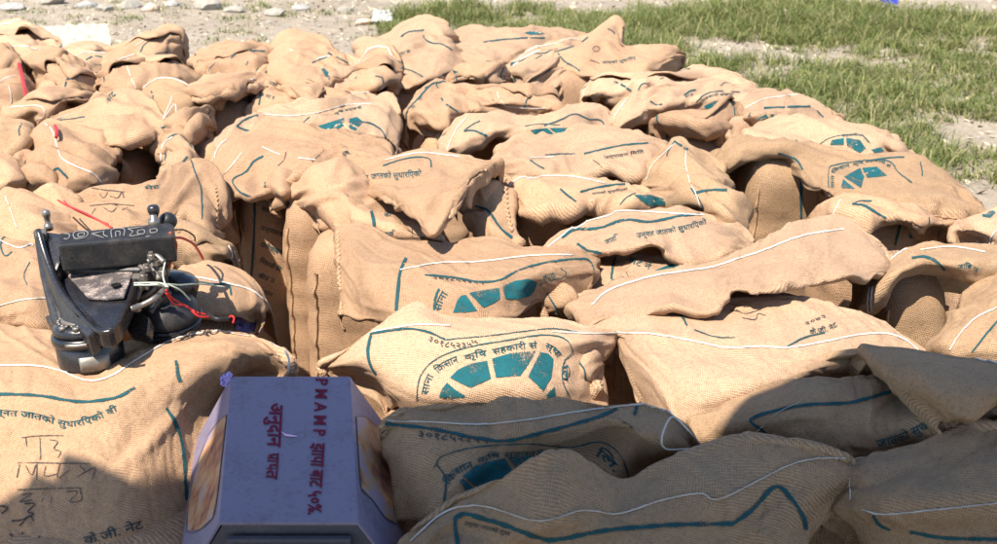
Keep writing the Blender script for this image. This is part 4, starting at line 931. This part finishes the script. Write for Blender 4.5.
for i, (label, sheets, body, bpr, m) in enumerate(SK):
    pr0 = parse(sheets[0][0])
    W = np.concatenate([[P(x, y, h/100.) for x, y, h in r] for r in pr0])
    hs = np.array([h for r in pr0 for _, _, h in r])/100.
    x0, x1 = W[:, 0].min(), W[:, 0].max(); y0, y1 = W[:, 1].min(), W[:, 1].max()
    x0, x1 = max(x0, W[:, 0].mean()-.3), min(x1, W[:, 0].mean()+.3)
    cx, cy = (x0+x1)/2, (y0+y1)/2
    root = empty('jute_sack', (cx, cy, 0), label, 'sack', GRP)
    if body:
        for b in body: build_body(root, b, JUTE[m], i, bpr)
    else:
        wd = min(.50, max(.18, .78*(x1-x0))); dp = min(.32, max(.16, .7*(y1-y0))); top = np.percentile(hs, 15)-.025
        sack_body(root, (cx, y0+dp/2+.015), wd, dp, top, (i*37 % 10-5)*.03, JUTE[m], i, seam=False)
    for k, (rows, pr, front, wr) in enumerate(sheets):
        o, bvh = cloth(root, parse(rows), JUTE[m], i*5+k, front, wr, auto=(sum(len(q[0]) if q[0] == 9 else 1 for q in pr if q[0] in 'SWE') < 3 and not any(q[0] == 'T' for q in pr) and front == 'lip'), tongue=(front == 'lip' and not any(q[0] in 'TE' for q in pr) and wr >= .8))
        do_prints(bvh, pr, o)
# ------------------------------------------------------------------ lavender sheet metal box
def paint(name, c, rough=.5, wear=(.25, .22, .22), amt=.25, metal=0, spec=.4, sc=14):
    m, nt, b = new_mat(name, rough, c, metal, spec)
    geo = N(nt, 'ShaderNodeNewGeometry'); pos = geo.outputs['Position']
    n = noise_node(nt, pos, sc, 5, .65); n2 = noise_node(nt, pos, sc*9, 3, .7)
    f = mth(nt, 'MULTIPLY', ramp(nt, mth(nt, 'ADD', mth(nt, 'MULTIPLY', n.outputs[0], .6), mth(nt, 'MULTIPLY', n2.outputs[0], .4)), [(.48, (0, 0, 0)), (.66, (1, 1, 1))]).outputs[0], amt)
    nt.links.new(mixc(nt, f, c, wear), b.inputs['Base Color'])
    nt.links.new(mth(nt, 'ADD', mth(nt, 'MULTIPLY', n2.outputs[0], .35), rough-.15), b.inputs['Roughness'])
    bp = N(nt, 'ShaderNodeBump'); bp.inputs['Distance'].default_value = .0012; bp.inputs['Strength'].default_value = .4
    nt.links.new(n.outputs[0], bp.inputs['Height']); nt.links.new(bp.outputs[0], b.inputs['Normal']); return m
LAV = paint('lavender_paint', (.195, .165, .235), .5, (.12, .10, .13), .8)
DGREY = paint('dark_grey_panel', (.07, .065, .08), .5, (.16, .14, .14), .4)
MAROON = ink('maroon_paint', (.14, .014, .038), .28)
def sticker_mat():
    m, nt, b = new_mat('printed_sticker', .45, spec=.4)
    geo = N(nt, 'ShaderNodeNewGeometry'); pos = geo.outputs['Position']
    n = noise_node(nt, pos, 13, 3, .6); n2 = noise_node(nt, pos, 45, 2)
    s = mth(nt, 'ADD', mth(nt, 'MULTIPLY', n.outputs[0], .8), mth(nt, 'MULTIPLY', n2.outputs[0], .2))
    r = ramp(nt, s, [(.34, (.10, .05, .06)), (.42, (.30, .12, .07)), (.49, (.42, .23, .11)), (.54, (.36, .25, .20)), (.62, (.27, .21, .33)), (.74, (.34, .27, .14))])
    nt.links.new(r.outputs[0], b.inputs['Base Color']); return m
STK = sticker_mat()
A_, B_ = P(231, 377, .92), P(350, 376, .92)
C_, D_ = P(359, 520, .86), P(218, 525, .86)
A_[1] = B_[1] = (A_[1]+B_[1])/2; C_[1] = D_[1] = (C_[1]+D_[1])/2
box = empty('machine_box', ((A_[0]+C_[0])/2, (A_[1]+C_[1])/2, 0), 'lavender painted metal box with maroon lettering on its sloping top, in the front', 'machine')
ox, dz = .085, -.145
lo = [A_+[-ox, 0, dz], B_+[ox, 0, dz], C_+[ox*1.02, 0, dz], D_+[-ox*1.02, 0, dz]]
bot = [p*np.array([1, 1, 0])+np.array([0, 0, .30]) for p in lo]
prism('top_panel', [A_, B_, C_, D_], (0, 0, -.006), LAV, box, .0015)
def panel(name, q, mat, th=.005):
    q = [np.array(p) for p in q]; n = np.cross(q[1]-q[0], q[2]-q[0]); n /= np.linalg.norm(n)
    c = (A_+C_)/2-np.array([0, 0, .15]); n = n if np.dot(n, c-q[0]) > 0 else -n
    return prism(name, q, n*th, mat, box, .0012)
g = np.array([0, 0, -.0005])
panel('side_panel', [A_, D_, lo[3], lo[0]], LAV); panel('side_panel', [B_, C_, lo[2], lo[1]], LAV)
panel('side_panel', [lo[0], lo[3], bot[3], bot[0]], LAV); panel('side_panel', [lo[1], lo[2], bot[2], bot[1]], LAV)
panel('back_panel', [A_, B_, lo[1], bot[1], bot[0], lo[0]], LAV)
ins = lambda p, dx, dz_: p+np.array([dx, .004, dz_])
fr = panel('front_panel', [ins(D_, .004, -.008), ins(C_, -.004, -.008), ins(lo[2], -.006, 0), ins(bot[2], -.006, 0), ins(bot[3], .006, 0), ins(lo[3], .006, 0)], DGREY)
yf = D_[1]-.004
# raised frame and slot on the front panel
zf = D_[2]
for nm, x0, x1, z0, z1, y_ in (('vent_frame', D_[0]+.012, C_[0]-.012, zf-.05, zf-.022, .012), ('vent_slot', D_[0]+.022, C_[0]-.022, zf-.043, zf-.030, .016)):
    prism(nm, [(x0, yf, z0), (x1, yf, z0), (x1, yf, z1), (x0, yf, z1)], (0, -y_, 0), DGREY if nm == 'vent_frame' else new_mat('slot_black', .6, (.01, .01, .012))[0], box, .002)
for x in (lo[3][0]+.02, lo[2][0]-.02):
    for y in (lo[3][1]+.03, lo[0][1]-.03): tube('leg', [(x, y, 0), (x, y, .32)], .014, DGREY, box)
def quad_bvh(q):
    q = [np.array(p) for p in q]; n = np.cross(q[1]-q[0], q[3]-q[0]); return BVHTree.FromPolygons([p.tolist() for p in q], [(0, 1, 2, 3)])
tb = quad_bvh([A_, B_, C_, D_])
LB = quad_bvh([A_, lo[0], lo[3], D_]); RB = quad_bvh([B_, C_, lo[2], lo[1]])
for s, bs, sz in (("P M A M P", "316,379 313.5,436", 17), ("झापा बाट ५०%.", "312.5,443 308,515", 19), ("अनुदान", "270,403 267.5,447", 20), ("पा", "268,453 267.5,463", 17), ("त", "267,469.5 266,479", 17), ("HALF", "267.4,463.3 267,470", 17)):
    V, T = text_px(vis(s), pts(bs), sz, .022) if s != 'HALF' else text_px("प", [(267.4, 463.0), (266.9, 471.5)], sz, .022)
    if s == 'HALF':
        V, T = split_tris(V, T, 1.2); T = [t for t in T if sum(V[i][1] for i in t)/3 < 469.6]
    lay(tb, V, T, MAROON, 'lettering', box, 8, .0012)
ribbon(tb, [(274.5, 454), (271, 457), (268.5, 455)], 1.6, MAROON, 'lettering', box)
# torn printed pictures stuck on the sloping sides (0.6 mm film)
for bv, poly in ((LB, [(227, 415), (224, 440), (217, 500), (213, 518), (200, 530), (188, 531), (189, 505), (196, 470), (208, 438), (218, 423)]),
                 (RB, [(356, 417), (366, 418), (378, 428), (390, 434), (393, 470), (397, 508), (397, 524), (385, 518), (372, 500), (361, 488), (358, 450)])):
    polys(bv, [poly], STK, 'picture_sticker', box)
    q = poly+[poly[0]]; ribbon(bv, q, 1.2, DGREY, 'sticker_border', box)
PINKT = new_mat('pink_tape', .5, (.75, .45, .62))[0]
polys(tb, [[(281, 432), (286, 434.5), (295, 436), (298, 437.3), (291, 437.4), (285, 436.5)]], PINKT, 'tape_scrap', box)
# lavender plastic seen between the sacks
LP = paint('lavender_plastic', (.30, .26, .62), .35)
crumpled('plastic_sheet', [P(222, 336, .80), P(262, 332, .80), P(262, 316, .82), P(222, 318, .82)], .02, LP, 'lavender plastic sheet showing below the sack lobe right of the motor', 'plastic sheet', seed=12)
crumpled('plastic_sheet', [P(218, 274, .80), P(240, 272, .80), P(238, 256, .82), P(218, 260, .82)], .02, LP, 'lavender plastic showing under the white rimmed sack lobe', 'plastic sheet', seed=13)
crumpled('plastic_corner', [P(222, 386, .90), P(231, 387, .90), P(231, 377, .92), P(223, 376, .92)], .01, LP, 'small lavender plastic corner sticking up at the back of the metal box', 'plastic', seed=14)

# ------------------------------------------------------------------ the black bag sewing machine
BLK = paint('worn_black_enamel', (.010, .010, .013), .26, (.07, .06, .055), .3, spec=.6, sc=26)
BLK2 = paint('dusty_black_plastic', (.014, .014, .016), .45, (.09, .075, .065), .45, sc=30)
DUST = paint('dusty_cover', (.07, .06, .06), .5, (.50, .40, .35), .95, sc=34)
STEEL = paint('worn_steel', (.24, .22, .20), .4, (.09, .07, .055), .7, metal=.7, sc=50)
GREYM = paint('cast_metal', (.15, .135, .12), .5, (.12, .09, .07), .6, metal=.4, sc=50)
PLATE = paint('name_plate', (.26, .24, .21), .45, (.12, .10, .08), .7, metal=.5, sc=60)
RED = new_mat('red_wire', .5, (.42, .02, .02))[0]; GRT = new_mat('greenish_cord', .8, (.45, .50, .40))[0]; BLW = new_mat('black_wire', .45, (.015, .015, .015))[0]
cb = P(93, 364, .885)
mc = empty('bag_sewing_machine', (cb[0], cb[1], cb[2]), 'worn black portable bag sewing machine resting on the sack at the left', 'sewing machine')
ax = np.array([-.05, .10, 1.0]); ax /= np.linalg.norm(ax); r = .064
def cy_(name, prof, mat): return lathe(name, cb, prof, mat, mc, axis=ax, n=48)
cy_('motor_housing', [(.02, -.005), (r*.90, -.004), (r*.97, .004), (r, .012), (r, .052), (r*.97, .054)], BLK)
cy_('housing_ring', [(r*.9, .0545), (r*1.05, .0548), (r*1.08, .060), (r*1.08, .068), (r*1.05, .073), (r*.9, .0735)], BLK)
cy_('motor_cap', [(r*.9, .0738), (r*1.0, .0740), (r*1.0, .084), (r*.93, .092), (r*.80, .096), (r*.4, .097), (.004, .0972)], BLK)
cy_('top_disc', [(r*.7, .0975), (r*.72, .0985), (r*.70, .102), (.004, .1022)], GREYM)
qx = Vector(ax).to_track_quat('Z', 'Y'); cl = qx.inverted() @ (CW-Vector(cb)); A0 = math.degrees(math.atan2(cl.y, cl.x))
for k in range(26):
    a = 2*math.pi*k/26; p = cb+np.array(qx @ Vector((r*.78*math.cos(a), r*.78*math.sin(a), .098)))
    lathe('cap_stud', p, [(.0034, -.002), (.0034, .002), (.002, .003)], STEEL, mc, axis=ax, n=8)
for a in (R(A0)-.9, R(A0)-.35, R(A0)+.7): 
    p = cb+np.array(qx @ Vector((r*.85*math.cos(a), r*.85*math.sin(a), .095))); lathe('screw', p, [(.008, -.003), (.008, .003), (.0065, .0045)], STEEL, mc, axis=ax, n=16)
# name plate wrapped on the front of the housing, below the ring
V = []; F = []
for i in range(13):
    a = R(A0-22+i*52/12); 
    for z in (.008, .038): V.append(cb+np.array(qx @ Vector(((r+.0016)*math.cos(a), (r+.0016)*math.sin(a), z))))
F = [(2*i, 2*i+2, 2*i+3, 2*i+1) for i in range(12)]
o = mesh('name_plate', V, F, PLATE, mc); md = o.modifiers.new('t', 'SOLIDIFY'); md.thickness = .0012
# bright wear strip on the ring
V = []; 
for i in range(11):
    a = R(A0-40+i*50/10)
    for z in (.061, .068): V.append(cb+np.array(qx @ Vector(((r*1.085)*math.cos(a), (r*1.085)*math.sin(a), z))))
o = mesh('chrome_clip', V, [(2*i, 2*i+2, 2*i+3, 2*i+1) for i in range(10)], STEEL, mc); md = o.modifiers.new('t', 'SOLIDIFY'); md.thickness = .001
# triangular belt cover
cov = [(52, 275, 1.035), (60, 267, 1.04), (100, 268, 1.042), (136, 264, 1.045), (140, 272, 1.04), (130, 298, 1.03), (119, 322, 1.012), (111, 330, 1.005), (100, 330, 1.003), (92, 325, 1.003), (70, 300, 1.02)]
prism('belt_cover', [P(*c) for c in cov], (0, .004, -.042), BLK, mc, .006)
dc = [(68, 275, 1.0405), (75, 268, 1.0435), (100, 268, 1.0455), (132, 266, 1.0485), (133, 272, 1.0445), (124, 296, 1.034), (108, 298, 1.031), (88, 297, 1.030)]
prism('dusty_cover_panel', [P(*c) for c in dc], (0, 0, -.006), DUST, mc, .002)
hp = P(116, 285, 1.0425); lathe('oil_hole', hp, [(.0095, -.001), (.0095, .0012), (.007, .0014), (.0065, -.003), (.0005, -.0035)], new_mat('hole', .9, (.003, .003, .003))[0], mc, n=20)
# raised rim on the cover's left edge
tube('cover_rim', [P(50, 276, 1.036), P(70, 302, 1.022), P(90, 325, 1.006), P(101, 332, 1.004), P(113, 331, 1.006)], .0045, BLK, mc)
# body behind the cover and top bar with raised lettering
prism('housing', [P(60, 245, 1.08), P(164, 238, 1.08), P(162, 262, 1.06), P(138, 270, 1.05), P(60, 270, 1.05)], (0, .01, -.14), BLK2, mc, .006)
bar = [P(58, 233, 1.125), P(169, 222, 1.125), P(174, 225, 1.122), P(174, 236, 1.115), P(58, 246, 1.115)]
prism('top_bar', bar, (0, .002, -.058), BLK2, mc, .005)
bb = BVHTree.FromPolygons([p.tolist() for p in bar], [(0, 1, 2, 3, 4)])
LET = new_mat('raised_letter', .5, (.20, .20, .20))[0]
for s in ("64,233 68,233 70,235 68,238 64,238", "73,234 76,231 84,230 88,232 86,236 76,238 73,234", "78,233 84,232 84,235 79,236 78,233", "92,233 106,230", "92,233 104,237", "104,230 104,234 108,236", "112,237 112,229 124,228 124,235", "116,236 116,231 120,231 120,235",
          "128,228 146,226", "128,228 133,231 130,235 140,234", "138,230 144,229 144,233 138,233 138,230", "146,236 151,235", "150,229 156,228 157,231 151,232 150,229"):
    q = pts(s); q = [(x, y+1.2) for x, y in q]
    h_ = [bb.ray_cast(CW, Vector(ray(*p)).normalized())[0] for p in q]
    if all(h_): tube('raised_letter', [np.array(k)+np.array([0, 0, .001]) for k in h_], .0012, LET, mc, n=5, res=len(h_)*4)
# left frame arm and bracket
prism('side_plate', [P(33, 230, 1.09), P(46, 230, 1.10), P(54, 262, 1.06), P(62, 290, 1.02), P(66, 318, .985), P(60, 332, .965), P(50, 318, .98), P(40, 275, 1.03)], (-.006, .016, -.03), BLK2, mc, .004)
tube('frame_arm', [P(38, 230, 1.12), P(48, 262, 1.07), P(60, 290, 1.035), P(80, 315, 1.01)], [.006, .008, .008, .006], BLK, mc)
prism('foot_bracket', [P(45, 316, .955), P(52, 314, .96), P(64, 330, .94), P(62, 342, .925), P(54, 334, .935)], (-.004, .012, -.02), BLK2, mc, .002)
prism('side_housing', [P(*c) for c in ((40, 230, 1.10), (60, 233, 1.11), (60, 262, 1.07), (54, 276, 1.05), (74, 304, 1.022), (96, 329, .998), (88, 336, .985), (64, 322, .985), (48, 284, 1.03), (40, 250, 1.08))], (.002, .006, -.05), BLK, mc, .006)
prism('top_bracket', [P(34, 229, 1.112), P(46, 228, 1.112), P(46, 234, 1.11), (P(35, 236, 1.11))], (0, .004, -.02), GREYM, mc, .003)
p0 = P(49, 230, 1.10); lathe('threaded_post', p0, [(.009, 0), (.009, .012), (.006, .013), (.006, .03), (.008, .031), (.008, .042), (.004, .045)], STEEL, mc, n=20)
# lamp shaped black knobs at the right
p0 = P(154, 222, 1.125); lathe('tension_post', p0, [(.012, -.01), (.012, .006), (.007, .007), (.007, .016)], STEEL, mc, n=20)
p0 = P(154, 214, 1.138); lathe('tension_knob', p0, [(.004, -.012), (.010, .0), (.012, .006), (.0125, .014), (.009, .019), (.003, .020)], BLK, mc, n=24)
p0 = P(168, 221, 1.115); q = [(.019*math.sin(t), -.019*math.cos(t)) for t in np.linspace(.02, math.pi-.02, 14)]; lathe('ball_knob', p0, q, BLK2, mc, n=28)
# round drive drum on the right
dr = P(166, 318, .915); dax = np.array([.05, -.10, 1.0]); Rr = .073
lathe('drive_drum', dr, [(.02, -.03), (Rr*.9, -.028), (Rr, -.018), (Rr, -.004)], BLK2, mc, axis=dax, n=48)
lathe('drum_rim', dr, [(Rr*.9, -.0035), (Rr*1.04, -.003), (Rr*1.05, .004), (Rr*.9, .0045)], BLK, mc, axis=dax, n=48)
lathe('drum_cap', dr, [(Rr*.98, .005), (Rr*1.0, .010), (Rr*.97, .022), (Rr*.86, .038), (Rr*.6, .050), (Rr*.3, .055), (.003, .056)], BLK2, mc, axis=dax, n=48)
prism('drum_bracket', [P(134, 308, .99), P(150, 318, .975), P(148, 336, .94), P(128, 332, .94), P(124, 318, .96)], (0, .02, -.03), BLK, mc, .004)
lathe('belt_guard', P(178, 283, .97), [(.01, -.05), (.042, -.048), (.045, 0), (.043, .012), (.030, .022), (.003, .026)], BLK, mc, axis=(.25, .2, 1), n=40)
# levers and linkage
for pp, rr, mt_ in (([(135, 260, 1.06), (146, 270, 1.05), (158, 266, 1.05), (166, 258, 1.06)], .005, GREYM), ([(138, 285, 1.03), (150, 284, 1.03), (168, 286, 1.03)], .005, STEEL),
                    ([(130, 309, 1.01), (142, 305, 1.01), (155, 298, 1.02), (166, 288, 1.02)], .006, STEEL), ([(140, 248, 1.08), (145, 262, 1.06), (143, 280, 1.03), (136, 300, 1.0)], .006, GREYM),
                    ([(156, 250, 1.08), (154, 268, 1.05), (160, 280, 1.03)], .008, GREYM), ([(140, 298, .99), (150, 292, 1.0), (160, 280, 1.01)], .006, GREYM), ([(148, 262, 1.07), (156, 256, 1.08), (164, 262, 1.07)], .006, STEEL),
                    ([(150, 312, .99), (158, 302, 1.0), (170, 292, 1.01)], .006, BLK)):
    tube('lever', [P(*c) for c in pp], rr, mt_, mc)
for c in ((147, 268, 1.06), (156, 262, 1.07), (143, 276, 1.05), (162, 272, 1.05), (151, 256, 1.085), (137, 308, 1.0)):
    lathe('bolt', P(*c), [(.008, -.006), (.008, .003), (.005, .004), (.005, .009)], STEEL, mc, n=6, smooth=False)
for x, y, h, s in ((140, 275, 1.04, .018), (152, 274, 1.03, .016), (150, 292, .99, .02), (163, 262, 1.05, .012)):
    c = P(x, y, h); prism('gear_block', [c+np.array(q)*s for q in ((-1, -.8, 0), (1, -.6, 0), (.8, .9, .2), (-.9, .8, .2))], (0, 0, -.03), GREYM, mc, .003)
def wire(name, pp, r, mat, label=None, cat=None):
    o = tube(name, [P(*c) for c in pp], r, mat, None if label else mc)
    if label: tag(o, label, cat)
    return o
wire('red_wire', [(58, 200, .94), (66, 205, .95), (85, 213, .97), (100, 221, 1.0), (112, 228, 1.07)], .0026, RED)
wire('red_wire', [(64, 201, .94), (72, 208, .95), (90, 217, .97), (108, 224, 1.03)], .002, RED)
wire('red_wire', [(174, 238, 1.10), (182, 238, 1.08), (192, 243, 1.03), (198, 250, .98), (203, 259, .94)], .003, RED)
wire('red_wire', [(170, 232, 1.12), (176, 245, 1.09), (172, 258, 1.06), (168, 268, 1.04)], .0035, new_mat('rust_wire', .6, (.30, .06, .02))[0])
wire('red_wire', [(166, 290, 1.03), (172, 298, 1.0), (182, 304, .98), (196, 312, .965), (208, 315, .955)], .0022, RED)
wire('red_wire', [(166, 293, 1.03), (174, 304, 1.0), (186, 306, .985), (198, 316, .965), (210, 317, .955)], .002, RED)
wire('red_wire', [(228, 319, .95), (231, 316, .957), (234, 318, .955), (233, 323, .95)], .0022, RED)
wire('wire_joint', [(207, 315, .955), (217, 319, .955), (229, 319, .95)], .005, BLW)
wire('black_wire', [(172, 230, 1.11), (184, 230, 1.07), (194, 236, 1.03), (195, 241, 1.0)], .002, BLW)
wire('cord', [(134, 285, 1.05), (150, 285, 1.05), (165, 284, 1.05), (180, 285, 1.03), (200, 284, .98), (225, 287, .955)], .0016, GRT)
wire('cord', [(134, 283, 1.05), (160, 283, 1.055), (168, 287, 1.05), (166, 284, 1.05), (180, 290, 1.03), (190, 300, .99)], .0016, GRT)
wire('cord', [(165, 262, 1.07), (163, 275, 1.055), (166, 287, 1.05)], .0016, GRT)
# red cord between the far sacks, loose thread end
wire('red_strap', [(19, 64, .95), (22, 75, .93), (25, 90, .92), (27, 104, .90)], .008, RED, 'red striped strap hanging between two sacks at the far left', 'strap')
wire('red_tape', [(55, 126, .955), (57, 131, .955), (56, 137, .95)], .006, RED, 'small red tape tag on the bulging sack at the left', 'tape')
wire('loose_thread', [(285, 350, .935), (289, 360, .92), (288, 372, .90)], .0022, WHITE, 'loose white thread end hanging from the front left sack', 'thread')
wire('loose_thread', [(700, 444, .87), (688, 430, .92), (672, 417, .93), (662, 437, .93), (666, 449, .90), (690, 449, .88)], .0016, WHITE, 'looped white thread end lying on the shaded sack at centre right', 'thread')
wire('loose_thread', [(172, 96, .955), (170, 103, .95), (166, 112, .94), (163, 119, .93), (170, 110, .945), (175, 104, .95), (176, 112, .94), (174, 121, .925)], .0022, WHITE, 'tangled white thread hanging beside the cone shaped sack', 'thread')
print('TRIS', sum(len(o.data.polygons) for o in COL.objects if o.type == 'MESH'), len(COL.objects))
